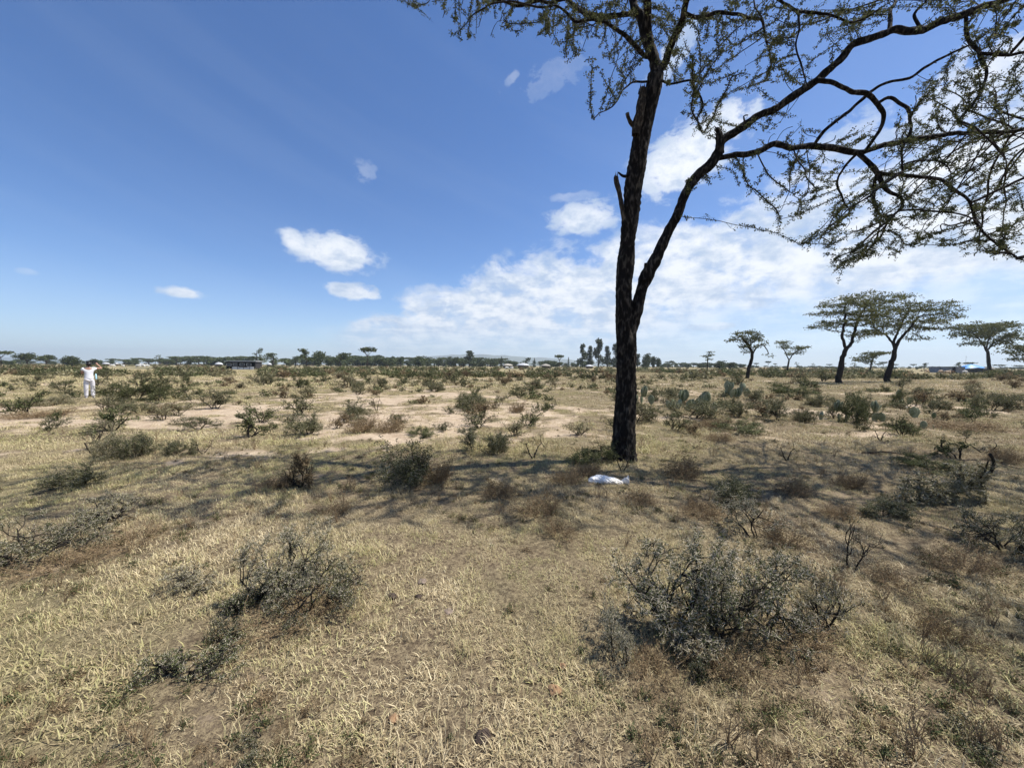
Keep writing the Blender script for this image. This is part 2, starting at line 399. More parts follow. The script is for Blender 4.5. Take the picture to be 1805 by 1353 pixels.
def instancer(name, pts, rots, scales, idx, coll, mats=None):
    """one 'stuff' object: nobody could count what it holds"""
    me = bpy.data.meshes.new(name); n = len(pts)
    me.vertices.add(n); me.vertices.foreach_set('co', np.asarray(pts, np.float32).ravel())
    a = me.attributes.new('rot', 'FLOAT_VECTOR', 'POINT'); a.data.foreach_set('vector', np.asarray(rots, np.float32).ravel())
    a = me.attributes.new('siz', 'FLOAT', 'POINT'); a.data.foreach_set('value', np.asarray(scales, np.float32))
    a = me.attributes.new('idx', 'INT', 'POINT'); a.data.foreach_set('value', np.asarray(idx, np.int32))
    o = link(name, me)
    ng = bpy.data.node_groups.new(name + '_nodes', 'GeometryNodeTree')
    ng.interface.new_socket('Geometry', in_out='INPUT', socket_type='NodeSocketGeometry'); ng.interface.new_socket('Geometry', in_out='OUTPUT', socket_type='NodeSocketGeometry')
    gi = ng.nodes.new('NodeGroupInput'); go = ng.nodes.new('NodeGroupOutput')
    iop = ng.nodes.new('GeometryNodeInstanceOnPoints'); ci = ng.nodes.new('GeometryNodeCollectionInfo')
    ci.inputs['Collection'].default_value = coll; ci.inputs['Separate Children'].default_value = True; ci.inputs['Reset Children'].default_value = True
    def attr(nm, dt):
        x = ng.nodes.new('GeometryNodeInputNamedAttribute'); x.data_type = dt; x.inputs['Name'].default_value = nm; return x.outputs['Attribute']
    iop.inputs['Pick Instance'].default_value = True
    L = ng.links.new
    L(gi.outputs[0], iop.inputs['Points']); L(ci.outputs[0], iop.inputs['Instance']); L(attr('idx', 'INT'), iop.inputs['Instance Index'])
    L(attr('rot', 'FLOAT_VECTOR'), iop.inputs['Rotation']); L(attr('siz', 'FLOAT'), iop.inputs['Scale']); L(iop.outputs[0], go.inputs[0])
    md = o.modifiers.new('scatter', 'NODES'); md.node_group = ng
    o['kind'] = 'stuff'
    return o
def protos(prefix, meshes):
    c = bpy.data.collections.new(prefix + '_kinds')
    for i, me in enumerate(meshes):
        c.objects.link(bpy.data.objects.new('%s_%02d' % (prefix, i), me))
    return c

# ------------------------------------------------------------------ ground: one sheet to the horizon
def build_ground():
    a = np.concatenate([np.linspace(-62, 62, 400), np.linspace(62, 298, 60)[1:-1]])
    a = np.radians(a); na = len(a)
    r = np.concatenate([[0.02, 0.2, 0.4, 0.6, 0.8], np.geomspace(1.0, 90, 330), np.geomspace(92, 30000, 70)]); nr = len(r)
    RR, AA = np.meshgrid(r, a, indexing='ij'); X = RR * np.sin(AA); Y = RR * np.cos(AA)
    Z = height(X, Y); cv = cover(X, Y)
    mb = MB(); i = np.arange(nr - 1)[:, None] * na; j = np.arange(na)[None]; j2 = (j + 1) % na
    mb.add(np.stack([X, Y, Z], -1).reshape(-1, 3), np.stack([i + j, i + na + j, i + na + j2, i + j2], -1).reshape(-1, 4))
    me_m, nt, b = mat('savanna_soil')
    p = pos(nt)
    at_ = node(nt, 'ShaderNodeAttribute', 'Fac', None, attribute_name='cover')
    nA = noise(nt, p, 3.0, 8, 0.65); nB = noise(nt, p, 28, 6, 0.7); nC = noise(nt, p, 0.35, 5, 0.6); nD = noise(nt, p, 110, 3, 0.7)
    soil = mixc(nt, nA.ramp(0.35, 0.65), (0.34, 0.26, 0.18), (0.48, 0.385, 0.275))
    soil = mixc(nt, nB.ramp(0.50, 0.72), soil, (0.17, 0.115, 0.08))
    litter = mixc(nt, nB.ramp(0.35, 0.65), (0.085, 0.062, 0.040), (0.27, 0.215, 0.13))
    litter = mixc(nt, nC.ramp(0.45, 0.65, 0, 0.35), litter, (0.22, 0.205, 0.095))
    litter = mixc(nt, nD.ramp(0.48, 0.62, 0, 0.85), litter, (0.055, 0.04, 0.028))  # dark specks over the litter add painted shade between grass blades
    c = mixc(nt, (at_ + (nB - 0.5) * 0.7 + (nA - 0.5) * 0.4).ramp(0.25, 0.62), soil, litter)
    # far plain: bands of scrub and dry grass
    cdn = nt.nodes.new('ShaderNodeSeparateXYZ'); nt.links.new(p.s, cdn.inputs[0]); Yc = NV(nt, cdn.outputs[1]); Xc = NV(nt, cdn.outputs[0])
    fn = noise(nt, p, 0.045, 9, 0.72); fn2 = noise(nt, p, 0.012, 5, 0.6)
    scrub = mixc(nt, fn.ramp(0.44, 0.60), (0.33, 0.27, 0.15), (0.090, 0.088, 0.050))
    scrub = mixc(nt, fn2.ramp(0.55, 0.7, 0, 0.55), scrub, (0.42, 0.32, 0.23))
    c = mixc(nt, Yc.ramp(45, 130), c, scrub)
    put(nt, c, b.inputs['Base Color']); b.inputs['Roughness'].default_value = 0.95; b.inputs['Specular IOR Level'].default_value = 0.1
    bump(nt, b, nB * 0.6 + nD * 0.3 + nA * 0.8, 0.9, 0.02)
    me = mb.mesh('ground', [me_m], True)
    at2 = me.attributes.new('cover', 'FLOAT', 'POINT'); at2.data.foreach_set('value', cv.ravel().astype(np.float32))
    o = link('ground', me); o['kind'] = 'structure'
build_ground()

# distant hills, real size and distance; the haze takes their colour
def build_hill(name, prof, Y, depth, seed):
    """prof: [(px, py)] skyline as in the photograph"""
    pr = np.array(prof, float); xs = np.linspace(pr[0, 0], pr[-1, 0], 160); ys = np.interp(xs, pr[:, 0], pr[:, 1])
    rows = 14; V = []
    for k in range(rows + 1):
        t = k / rows * 2 - 1; Yk = Y + t * depth
        for x_, y_ in zip(xs, ys):
            p = at(x_, 645, Y); h = max(at(x_, y_, Y).z, 0.0)
            hh = h * math.cos(t * math.pi / 2) ** 1.3
            V.append((p.x * (Yk / Y) ** 0.3, Yk, hh * (1 + 0.15 * (vnoise(np.array([x_ * 0.08]), np.array([k * 0.7]), seed)[0] - 0.5) * (abs(t) > 0.05)) - 3))
    n = len(xs); i = np.arange(rows)[:, None] * n; j = np.arange(n - 1)[None]
    mb = MB(); mb.add(V, np.stack([i + j, i + j + 1, i + n + j + 1, i + n + j], -1).reshape(-1, 4))
    o = mb.obj(name, [plain('hill_scrub', (0.10, 0.105, 0.06), 0.95, 0.3, 0.004)], None, True); o['kind'] = 'structure'
build_hill('hills', [(-60, 640), (0, 631), (25, 629), (55, 630), (90, 631), (130, 634), (175, 637), (230, 641)], 5600, 500, 3)
build_hill('distant_mountain', [(560, 641), (650, 634), (720, 630), (780, 626), (830, 624), (885, 626), (930, 629), (990, 632), (1040, 637), (1110, 641)], 6300, 1200, 4)

# ------------------------------------------------------------------ grass (stuff)
def blade_mesh(seed, nb, rad, hmin, hmax, w, lean=(35, 88), curl=0.5):
    rng = np.random.default_rng(seed); mb = MB()
    a = rng.uniform(0, 2 * np.pi, nb); rr = rad * np.sqrt(rng.random(nb)); bx, by = rr * np.cos(a), rr * np.sin(a)
    L = rng.uniform(hmin, hmax, nb); th = np.radians(rng.uniform(lean[0], lean[1], nb)); ph = rng.uniform(0, 2 * np.pi, nb)
    d = np.stack([np.cos(ph), np.sin(ph), np.zeros(nb)], -1); s = np.stack([-np.sin(ph), np.cos(ph), np.zeros(nb)], -1)
    z = np.array((0, 0, 1.0)); base = np.stack([bx, by, np.full(nb, -0.008)], -1)
    e1 = th - curl * rng.uniform(0, 0.6, nb); e2 = np.minimum(th + curl * rng.uniform(0.0, 1.2, nb), 1.75)
    D1 = d * np.sin(e1)[:, None] + z * np.cos(e1)[:, None]; D2 = d * np.sin(e2)[:, None] + z * np.cos(e2)[:, None]
    s2 = s * np.cos(rng.uniform(-.9, .9, nb))[:, None]
    kink = rng.normal(0, 0.25, (nb, 1)) * s
    m_ = base + D1 * L[:, None] * 0.55; tip = m_ + (D2 + kink) * L[:, None] * 0.45
    tip[:, 2] = np.maximum(tip[:, 2], 0.002)
    W = w * rng.uniform(0.6, 1.5, nb)[:, None]
    V = np.stack([base + s2 * W * .5, base - s2 * W * .5, m_ - s2 * W * .42, m_ + s2 * W * .42, tip], 1).reshape(-1, 3)
    i = np.arange(nb)[:, None] * 5
    mb.add(V, i + np.array([[0, 1, 2, 3]]), i + np.array([[3, 2, 4]]))
    return mb.mesh('grass_tuft_%d' % seed, ['grass'])
near_c = protos('grass_tuft_near', [blade_mesh(10 + i, 150, 0.13, 0.012, 0.060, 0.0034, (25, 90), 0.55) for i in range(8)] + [blade_mesh(30 + i, 50, 0.05, 0.03, 0.10, 0.0028, (5, 65), 0.6) for i in range(4)])
mid_c = protos('grass_tuft_mid', [blade_mesh(50 + i, 95, 0.24, 0.025, 0.085, 0.0085, (20, 88), 0.5) for i in range(6)] + [blade_mesh(70 + i, 45, 0.09, 0.05, 0.14, 0.007, (5, 60), 0.6) for i in range(3)])
far_c = protos('grass_tuft_far', [blade_mesh(90 + i, 60, 0.75, 0.08, 0.22, 0.035, (20, 80), 0.5) for i in range(6)])

def scatter_grass(name, coll, nflat, ntall, y0, y1, dens, seed, margin=1.35, tall=0.12, smin=0.7, smax=1.25):
    rng = np.random.default_rng(seed)
    ymin = y0; hw = lambda y: y * margin * 1.12 + 0.8
    A = (hw(y0) + hw(y1)) * (y1 - y0); n = int(A * dens)
    y = rng.uniform(y0, y1, n * 2); x = rng.uniform(-hw(y1), hw(y1), n * 2)
    k = np.abs(x) < hw(y); x, y = x[k], y[k]
    c = cover(x, y); keep = rng.random(len(x)) < np.clip(c * 1.15 - 0.08, 0.05, 1); x, y, c = x[keep], y[keep], c[keep]
    if len(x) > n: x, y, c = x[:n], y[:n], c[:n]
    N = len(x); z = height(x, y)
    idx = rng.integers(0, nflat, N); tl = (rng.random(N) < tall * (0.4 + 1.6 * fbm(x * 0.5, y * 0.5, 91, 3)) * (c > 0.35)); idx[tl] = nflat + rng.integers(0, max(ntall, 1), tl.sum()) if ntall else idx[tl]
    rots = np.stack([rng.normal(0, 0.06, N), rng.normal(0, 0.06, N), rng.uniform(0, 6.283, N)], -1)
    instancer(name, np.stack([x, y, z], -1), rots, rng.uniform(smin, smax, N) * (0.75 + 0.4 * c) * (0.50 + 0.72 * fbm(x * 0.8 + 9, y * 0.8, 41, 4)), idx, coll)
scatter_grass('grass', near_c, 8, 4, 0.35, 7.5, 75, 1, tall=0.16)
scatter_grass('grass', mid_c, 6, 3, 7.0, 26, 22, 2, 1.3, tall=0.14)
scatter_grass('grass', far_c, 6, 0, 25, 95, 2.0, 3, 1.3)

def weed_mesh(seed, leaf, n, h, w, ls):
    rng = np.random.default_rng(seed); mb = MB(); C = []
    for _ in range(n):
        a = rng.uniform(0, 6.28); o = rng.uniform(0, w); L = h * rng.uniform(0.4, 1.1); p0 = np.array((math.cos(a) * o * .3, math.sin(a) * o * .3, -0.01)); p1 = p0 + np.array((math.cos(a) * o, math.sin(a) * o, L)) + rng.normal(0, h * .15, 3); p1[2] = max(p1[2], 0.01)
        m1 = (p0 + p1) / 2 + rng.normal(0, h * .1, 3); tube(mb, [p0, m1, p1], [0.002, 0.0016, 0.0008], 3, cap=False)
        for t in rng.uniform(0.3, 1, 4): C.append(m1 * (1 - t) + p1 * t)
    tufts(mb, C, rng, 2, ls, ls, 1)
    return mb.mesh('weed_tuft_%d' % seed, ['weed_stem', leaf])
weed_c = protos('weed_tuft', [weed_mesh(400 + i, lf, n, h, w, ls) for i, (lf, n, h, w, ls) in enumerate([('leaf_brown', 22, 0.05, 0.07, 0.010), ('leaf_green', 16, 0.04, 0.06, 0.012), ('leaf_green', 24, 0.06, 0.07, 0.012), ('leaf_wood', 14, 0.04, 0.05, 0.012), ('leaf_brown', 12, 0.18, 0.07, 0.010)])])
def scatter_weeds():
    rng = np.random.default_rng(31); n = 6500; y = 0.4 + 21 * rng.random(n) ** 1.5; x = rng.uniform(-1.55, 1.55, n) * y + rng.uniform(-.5, .5, n)
    k = (cover(x, y) > 0.3) & (rng.random(n) < np.clip((fbm(x * 0.9, y * 0.9, 55, 4) - 0.46) * 5.0 + 0.10 * (x > 1.0), 0.04, 1)); x, y = x[k], y[k]; n = len(x)
    instancer('weeds', np.stack([x, y, height(x, y)], -1), np.stack([np.zeros(n), np.zeros(n), rng.uniform(0, 6.28, n)], -1), rng.uniform(0.5, 1.1, n), rng.integers(0, 5, n), weed_c)
scatter_weeds()

# ------------------------------------------------------------------ branching
def colonize(nodes, parents, attr, step, infl, kill, iters, rng, trop=(0, 0, 0), jit=0.15, vflat=(1, 1, 1)):
    P = [np.array(p, float) for p in nodes]; par = list(parents); A = np.asarray(attr, float)
    alive = np.ones(len(A), bool); bd = np.full(len(A), 1e9); bi = np.zeros(len(A), int)
    def upd(i0):
        N = np.array(P[i0:])
        for s in range(0, len(N), 400):
            D = np.linalg.norm(A[:, None] - N[None, s:s + 400], axis=2); k = D.argmin(1); d = D[np.arange(len(A)), k]; m_ = d < bd
            bd[m_] = d[m_]; bi[m_] = i0 + s + k[m_]
    upd(0); trop = np.array(trop, float); nch = {}
    for it in range(iters):
        act = alive & (bd < infl)
        if not act.any(): break
        ids = bi[act]; dirs = A[act] - np.array([P[i] for i in ids]); dirs /= np.linalg.norm(dirs, axis=1)[:, None] + 1e-9
        acc = {}
        for i, d in zip(ids, dirs):
            if i in acc: acc[i] += d
            else: acc[i] = d.copy()
        i0 = len(P)
        for i, d in acc.items():
            if nch.get(i, 0) > 2: continue
            d = d / (np.linalg.norm(d) + 1e-9) + trop + rng.normal(0, jit, 3); d /= np.linalg.norm(d)
            d = d * vflat; d /= np.linalg.norm(d); P.append(P[i] + d * step); par.append(i); nch[i] = nch.get(i, 0) + 1
        if len(P) == i0: break
        upd(i0); alive &= bd > kill
    return np.array(P), np.array(par)
def pipe(P, par, tip, expo):
    n = len(P); acc = np.zeros(n); kids = [[] for _ in range(n)]
    for i in range(n - 1, -1, -1):
        if not kids[i]: acc[i] = tip ** expo
        if par[i] >= 0: acc[par[i]] += acc[i]; kids[par[i]].append(i)
    return acc ** (1 / expo), kids
def chains_of(P, par, rad, kids, traced):
    """split into runs, each following its thickest child; traced nodes are left out"""
    out = []; starts = [i for i in range(len(P)) if not traced[i] and (par[i] < 0 or traced[par[i]])]; stack = starts[:]
    while stack:
        i = stack.pop(); run = [par[i]] if par[i] >= 0 else []; run.append(i)
        while kids[i]:
            ks = sorted(kids[i], key=lambda k: -rad[k]); stack += ks[1:]; i = ks[0]; run.append(i)
        out.append(run)
    return out

# ------------------------------------------------------------------ the big acacia
T0 = gp(1098, 806); YT = T0.y
def limb(pts, w, dY):
    """pixels of a limb, its widths in photo pixels and its depth offset start/end -> points, radii"""
    n = len(pts); Ys = YT + np.interp(np.linspace(0, 1, n), np.linspace(0, 1, len(dY)), dY)
    P = [np.array(at(x, y, Y)) for (x, y), Y in zip(pts, Ys)]
    if w[0] < 12: w = [q * 0.86 for q in w]
    W = np.interp(np.linspace(0, 1, n), np.linspace(0, 1, len(w)), w); return P, [wi / 2 / FPX * Y for wi, Y in zip(W, Ys)]
TRUNK = [(1098, 815), (1098.5, 800), (1100, 770), (1101, 730), (1103, 690), (1104, 650), (1105, 610), (1102, 575), (1100, 540), (1100, 500), (1103, 460), (1107, 415), (1112, 375), (1116, 335), (1121, 300), (1127, 262), (1133, 230), (1141, 195), (1151, 160), (1157, 130)]
TRUNK_W = [43, 40, 36, 33.5, 33, 34, 34, 30, 27.5, 27, 28, 25, 27, 27, 26, 28, 28, 27, 25, 24]
LIMBS = [  # pixels, widths, depth offsets, parent limb (index) or -1 for the trunk
 ([(1108,600),(1117,565),(1127,530),(1135,500),(1145,475),(1158,445),(1172,415),(1187,390),(1203,358),(1213,330),(1232,310),(1256,288),(1269,268)], [20,20,19,20,24,19,17,16,15,15,15,16,15], [0.02,0.0,-0.1,-0.2,-0.25], -1),
 ([(1262,272),(1275,246),(1300,230),(1335,209),(1365,193),(1395,173),(1425,152),(1446,136),(1475,110),(1500,83),(1530,70),(1560,55),(1580,47),(1600,57),(1625,52),(1660,38),(1720,18),(1800,-12),(1880,-40)], [13,13,13,12,12,12,11,11,11,11,10,10,12,11,9,8,7,5], [-0.25,-0.4,-0.7,-0.9], 0),
 ([(1266,280),(1285,275),(1320,271),(1345,262),(1368,252),(1400,258),(1435,257),(1470,262),(1510,270),(1545,262),(1600,246),(1660,238),(1720,234),(1805,226),(1890,208)], [10,11,11,11,12,10,10,10,10,8,7,7,7,6,5], [-0.25,-0.3,-0.1,0.2], 0),
 ([(1446,138),(1470,150),(1500,160),(1530,170),(1548,182),(1556,205),(1555,222),(1543,242),(1526,264)], [9,8,8,8,9,8,7,6,5], [-0.6,-0.5,-0.35,-0.2], 1),
 ([(1432,258),(1455,234),(1490,203),(1530,165),(1560,150),(1600,138),(1625,120),(1660,104),(1700,82),(1722,70)], [6,6,6,6,6,5,5,5,4,3], [-0.2,-0.5,-0.9], 2),
 ([(1548,178),(1570,172),(1592,188),(1602,210),(1603,235),(1590,262),(1592,300)], [6,6,6,5,5,4,3], [-0.4,-0.7,-0.9], 3),
 ([(1512,270),(1528,287),(1546,302),(1555,315),(1566,332),(1588,345),(1592,362),(1578,378)], [8,9,9,8,7,6,5,4], [-0.2,-0.3,-0.5], 2),
 ([(1546,302),(1575,308),(1615,312),(1660,318),(1685,335),(1705,360),(1722,388),(1740,415),(1765,440),(1790,455)], [7,7,6,6,6,5,5,4,4,3], [-0.3,-0.5,-0.6], 6),
 ([(1568,50),(1567,25),(1575,5),(1585,-20)], [7,6,5,4], [-0.5,-0.3,0.1], 1),
 ([(1594,50),(1612,25),(1631,4),(1640,-10)], [6,5,4,3], [-0.5,-0.6,-0.8], 1),
 ([(1698,26),(1699,60),(1712,85),(1724,96),(1731,130),(1730,160),(1715,185),(1690,215)], [6,6,7,6,5,5,4,3], [-0.8,-1.0,-1.2], 1),
 ([(1722,95),(1760,92),(1805,92),(1860,80)], [6,6,5,4], [-1.0,-1.3], 10),
 ([(1546,303),(1541,330),(1538,360),(1555,382),(1575,378)], [6,6,5,5,4], [-0.3,0.0,0.1], 6),
 ([(1510,272),(1490,295),(1478,318),(1482,345),(1500,372)], [5,4,4,3,2], [-0.2,0.1,0.3], 2),
 ([(1157,132),(1152,98),(1142,64),(1132,40),(1122,18),(1112,-15),(1100,-60),(1085,-110)], [19,17,16,14,12,10,8,6], [0.0,0.1,0.3,0.5], -1),
 ([(1124,24),(1107,24),(1080,31),(1046,30),(1025,18),(1000,0),(965,-20),(920,-45)], [9,9,9,8,7,7,6,4], [0.15,0.3,0.7,1.0], 14),
 ([(1142,66),(1143,30),(1144,0),(1146,-60),(1150,-130)], [13,13,12,9,6], [0.1,0.0,-0.3,-0.6], 14),
 ([(1160,130),(1170,108),(1187,72),(1200,45),(1207,24),(1214,-5),(1228,-60),(1240,-110)], [13,12,12,11,10,9,7,5], [0.0,-0.2,-0.5,-0.9], -1),
 ([(1150,98),(1137,95),(1123,83),(1100,60),(1070,45),(1045,38),(1015,33),(985,20),(960,10)], [9,9,8,7,6,5,5,4,3], [0.1,-0.2,-0.6,-0.9], 14),
 ([(1209,26),(1228,33),(1260,26),(1300,27),(1330,31),(1346,36),(1350,62),(1358,95),(1362,115)], [8,7,6,6,5,5,4,3,2], [-0.4,-0.4,-0.1,0.1], 17),
 ([(1232,-60),(1290,-50),(1350,-15),(1385,8),(1420,22),(1460,31),(1510,37),(1550,20)], [7,7,6,5,5,5,4,3], [-0.7,-1.0,-1.3], 17),
 ([(1405,15),(1409,50),(1406,80),(1412,110),(1421,150)], [4,4,3,3,2], [-1.1,-1.1,-1.0], 20),
 ([(1000,0),(975,2),(946,3),(917,7),(885,0),(840,-12),(790,-16),(740,-12)], [6,6,6,5,5,4,4,3], [0.8,0.6,0.4,0.2], 15),
 ([(1128,142),(1115,147),(1100,160),(1078,185),(1060,200),(1046,210)], [4,4,3,3,2,2], [0.0,-0.25,-0.35], -1),
 ([(1166,136),(1180,148),(1215,140),(1230,165),(1237,190),(1229,212),(1240,235)], [5,4,4,4,3,3,2], [-0.05,-0.4,-0.5], -1),
 ([(1100,-60),(1030,-95),(950,-120),(860,-130),(770,-110)], [8,7,6,5,3], [0.4,0.9,1.4], 14),
 ([(1240,-110),(1330,-150),(1450,-170),(1600,-150)], [7,6,5,3], [-0.9,-1.0,-0.6], 17),
 ([(1146,-60),(1120,-130),(1060,-190),(980,-230)], [8,6,5,3], [-0.3,-1.0,-1.7], 16),
]
DEAD = [  # broken stubs
 ([(1120,238),(1127,205),(1132,175),(1134,155)], [13,14,13,9], [-0.13,-0.13]),
 ([(1124,228),(1113,218),(1108,208),(1106,199)], [9,9,7,7], [-0.05,-0.2]),
 ([(1101,392),(1097,370),(1092,340),(1086,317),(1087,311)], [9,8,8,9,8], [-0.03,-0.12]),
 ([(1108,311),(1098,310),(1090,304)], [7,6,3], [0.0,-0.1]),
 ([(1142,492),(1141,475),(1141,463)], [14,13,8], [-0.22,-0.26]),
 ([(1268,272),(1268,250),(1266,232),(1262,228)], [14,14,11,7], [-0.25,-0.3]),
 ([(1313,218),(1311,205),(1318,203)], [4,3,2], [-0.5,-0.6]),
]
POLYS = [  # where the photograph shows twigs and leaves, with a density weight
 ([(690,-10),(690,12),(740,28),(770,40),(800,60),(815,92),(835,75),(880,82),(900,62),(893,30),(940,-10)], 150),
 ([(930,-10),(925,40),(945,70),(970,100),(1010,115),(1065,122),(1110,110),(1150,85),(1150,-10)], 420),
 ([(1060,70),(1075,120),(1110,138),(1128,120),(1120,90)], 40),
 ([(1150,-10),(1155,60),(1175,95),(1225,185),(1240,215),(1275,180),(1300,150),(1345,150),(1375,170),(1440,120),(1435,70),(1510,70),(1550,20),(1545,-10)], 560),
 ([(1170,120),(1175,165),(1210,205),(1250,235),(1262,200),(1225,140)], 60),
 ([(1640,-10),(1650,20),(1690,60),(1720,120),(1805,110),(1805,-10)], 200),
 ([(1320,212),(1330,255),(1360,240),(1415,235),(1418,205),(1370,200)], 60),
 ([(1272,282),(1300,340),(1335,355),(1345,330),(1310,290)], 45),
 ([(1195,310),(1202,330),(1262,335),(1268,305),(1240,300)], 22),
 ([(1205,205),(1206,232),(1255,240),(1285,215),(1290,195)], 40),
 ([(1380,265),(1365,300),(1385,340),(1350,375),(1360,392),(1400,400),(1480,330),(1500,280)], 190),
 ([(1375,435),(1400,418),(1450,395),(1480,340),(1520,300),(1600,290),(1805,300),(1805,450),(1760,468),(1700,436),(1660,446),(1600,440),(1560,458),(1470,492),(1440,484),(1480,455),(1430,445)], 900),
 ([(1560,230),(1600,200),(1610,150),(1680,110),(1730,120),(1805,110),(1805,300),(1600,295),(1545,290)], 560),
 ([(1460,215),(1510,235),(1545,210),(1550,250),(1480,262)], 50),
]
def inpoly(x, y, poly):
    c = np.zeros(len(x), bool); n = len(poly)
    for i in range(n):
        x1, y1 = poly[i]; x2, y2 = poly[(i + 1) % n]
        m_ = ((y1 > y) != (y2 > y)); xx = (x2 - x1) * (y - y1) / ((y2 - y1) or 1e-9) + x1; c ^= m_ & (x < xx)
    return c
def poly_points(poly, n, rng, d0, d1):
    p = np.array(poly, float); out = []
    while len(out) < n:
        x = rng.uniform(p[:, 0].min(), p[:, 0].max(), 200); y = rng.uniform(p[:, 1].min(), p[:, 1].max(), 200); k = inpoly(x, y, poly)
        for a, b_ in zip(x[k], y[k]): out.append(np.array(at(a, b_, YT + rng.uniform(d0, d1))))
    return out[:n]

def build_hero():
    rng = np.random.default_rng(7)
    root = tag(empty('acacia_tree', (T0.x, T0.y, hz(T0.x, T0.y))), 'tall dark forked acacia standing close by, its bare twisted boughs reaching over the plain', 'tree')
    off = np.array(root.location)
    nodes, par, rad0 = [], [], []; ends = []
    def addline(P, r, parent, step=0.10):
        Q = resample(P, step); rr = np.interp(np.linspace(0, 1, len(Q)), np.linspace(0, 1, len(r)), r); ids = []
        prev = parent
        for p, r_ in zip(Q, rr): nodes.append(p); par.append(prev); rad0.append(r_); prev = len(nodes) - 1; ids.append(prev)
        return Q, rr, ids
    P, r = limb(TRUNK, TRUNK_W, [0, 0])
    Q, rr, tid = addline(P, r, -1, 0.06)
    # trunk: dense rings with lumps
    def bumpy(mb, Q, rr, k, amp, seed, m=0):
        g = np.random.default_rng(seed); n = len(Q); th = np.linspace(0, 2 * np.pi, k, endpoint=False)
        s = np.concatenate([[0], np.cumsum(np.linalg.norm(np.diff(Q, axis=0), axis=1))])
        X = np.cos(th)[None] * 2.2 + s[:, None] * 0 ; Yv = np.sin(th)[None] * 2.2 + s[:, None] * 3.1
        lump = (fbm(X + s[:, None] * 1.3, Yv, seed, 4) - 0.5)
        fine = (fbm(np.cos(th)[None] * 7 + s[:, None] * 2, np.sin(th)[None] * 7 + s[:, None] * 9, seed + 5, 3) - 0.5)
        T = np.gradient(Q, axis=0); T /= np.linalg.norm(T, axis=1)[:, None]; A = np.cross(T, (0.02, 1, 0.01)); A /= np.linalg.norm(A, axis=1)[:, None]; B = np.cross(T, A)
        R_ = rr[:, None] * (1 + lump * amp + fine * amp * 0.8)
        V = Q[:, None] + R_[..., None] * (np.cos(th)[None, :, None] * A[:, None] + np.sin(th)[None, :, None] * B[:, None])
        i = np.arange(n - 1)[:, None] * k; j = np.arange(k)[None]; j2 = (j + 1) % k
        V = np.concatenate([V.reshape(-1, 3), Q[-1:]]); jj = np.arange(k)
        mb.add(V - off, np.stack([i + j, i + j2, i + k + j2, i + k + j], -1).reshape(-1, 4), np.stack([(n - 1) * k + jj, (n - 1) * k + (jj + 1) % k, np.full(k, n * k)], -1), m)
    mb = MB(); Qd = resample(P, 0.022); rd = np.interp(np.linspace(0, 1, len(Qd)), np.linspace(0, 1, len(r)), r)
    s0 = np.linspace(0, 1, len(Qd)); rd = rd * (1 + 0.45 * np.exp(-s0 * 60))
    bumpy(mb, Qd, rd, 40, 0.42, 3); mb.obj('trunk', ['bark'], root, True)
    lids = []
    for li, (px, w, dY, pa) in enumerate(LIMBS):
        P, r = limb(px, w, dY)
        pool = tid if pa < 0 else lids[pa]
        k = min(pool, key=lambda i: np.linalg.norm(nodes[i] - P[0])); P[0] = nodes[k] * 0.6 + P[0] * 0.4
        # small kinks keep the boughs from reading as smooth hoses
        P = [P[0]] + [p + rng.normal(0, 0.012, 3) for p in P[1:]]
        Q, rr, ids = addline(P, r, k, 0.09); lids.append(ids)
        mb = MB(); Qd = resample(P, 0.03); rd = np.interp(np.linspace(0, 1, len(Qd)), np.linspace(0, 1, len(r)), r)
        Qd = Qd + np.stack([(fbm(np.arange(len(Qd)) * 0.12, np.full(len(Qd), c * 9.0 + li), 40, 3) - 0.5) for c in range(3)], -1) * 0.05 * np.clip(np.arange(len(Qd)) / 10, 0, 1)[:, None]
        bumpy(mb, Qd, rd, 18 if w[0] > 10 else 10, 0.55, 100 + li); mb.obj('branch', ['bark'], root, True)
    for di, (px, w, dY) in enumerate(DEAD):
        P, r = limb(px, w, dY); mb = MB(); Qd = resample(P, 0.02); rd = np.interp(np.linspace(0, 1, len(Qd)), np.linspace(0, 1, len(r)), r)
        bumpy(mb, Qd, rd, 14, 0.7, 200 + di)
        if di in (0, 2, 5):   # splintered end
            for _ in range(6):
                e = Qd[-1] + rng.normal(0, rd[-1] * 0.6, 3); tube(mb, [e - off - (Qd[-1] - Qd[-6]) * 0.5, e - off + (Qd[-1] - Qd[-4]) * rng.uniform(0.3, 1.0)], [rd[-1] * 0.35, 0.002], 5)
        o = mb.obj('broken_stub', ['dead_wood' if di in (0, 1, 2) else 'bark'], root, True)
    # foliage attractors: the seen outline first, then the part of the crown above and beyond the frame
    A = []
    dep = [(-0.6,1.4),(-1.4,1.8),(-0.6,0.4),(-1.6,1.4),(-0.7,0.1),(-1.6,0.2),(-0.8,0.0),(-0.7,0.0),(-0.5,0.1),(-0.6,0.1),(-0.9,0.6),(-1.5,2.2),(-1.6,1.6),(-0.8,0.0)]
    for i_, ((poly, n), (d0, d1)) in enumerate(zip(POLYS, dep)): A += poly_points(poly, int(n * (0.68 if i_ in (0, 1) else 0.85 if i_ == 3 else 1.0)), rng, d0, d1)
    n = 13500; X = rng.uniform(-4.8, 12.2, n); Yv = rng.uniform(YT - 4.6, YT + 4.2, n)
    cx_ = T0.x + 2.6; e = ((X - cx_) / 7.6) ** 2 + ((Yv - YT) / 4.6) ** 2
    topz = 9.1 - 1.3 * e; Z = topz - rng.random(n) ** 1.5 * 1.7
    rightdrop = np.clip((X - 5.5) / 4, 0, 1); Z = Z - rightdrop * rng.random(n) * 4.6
    px, py = project(np.stack([X, Yv, Z], -1))
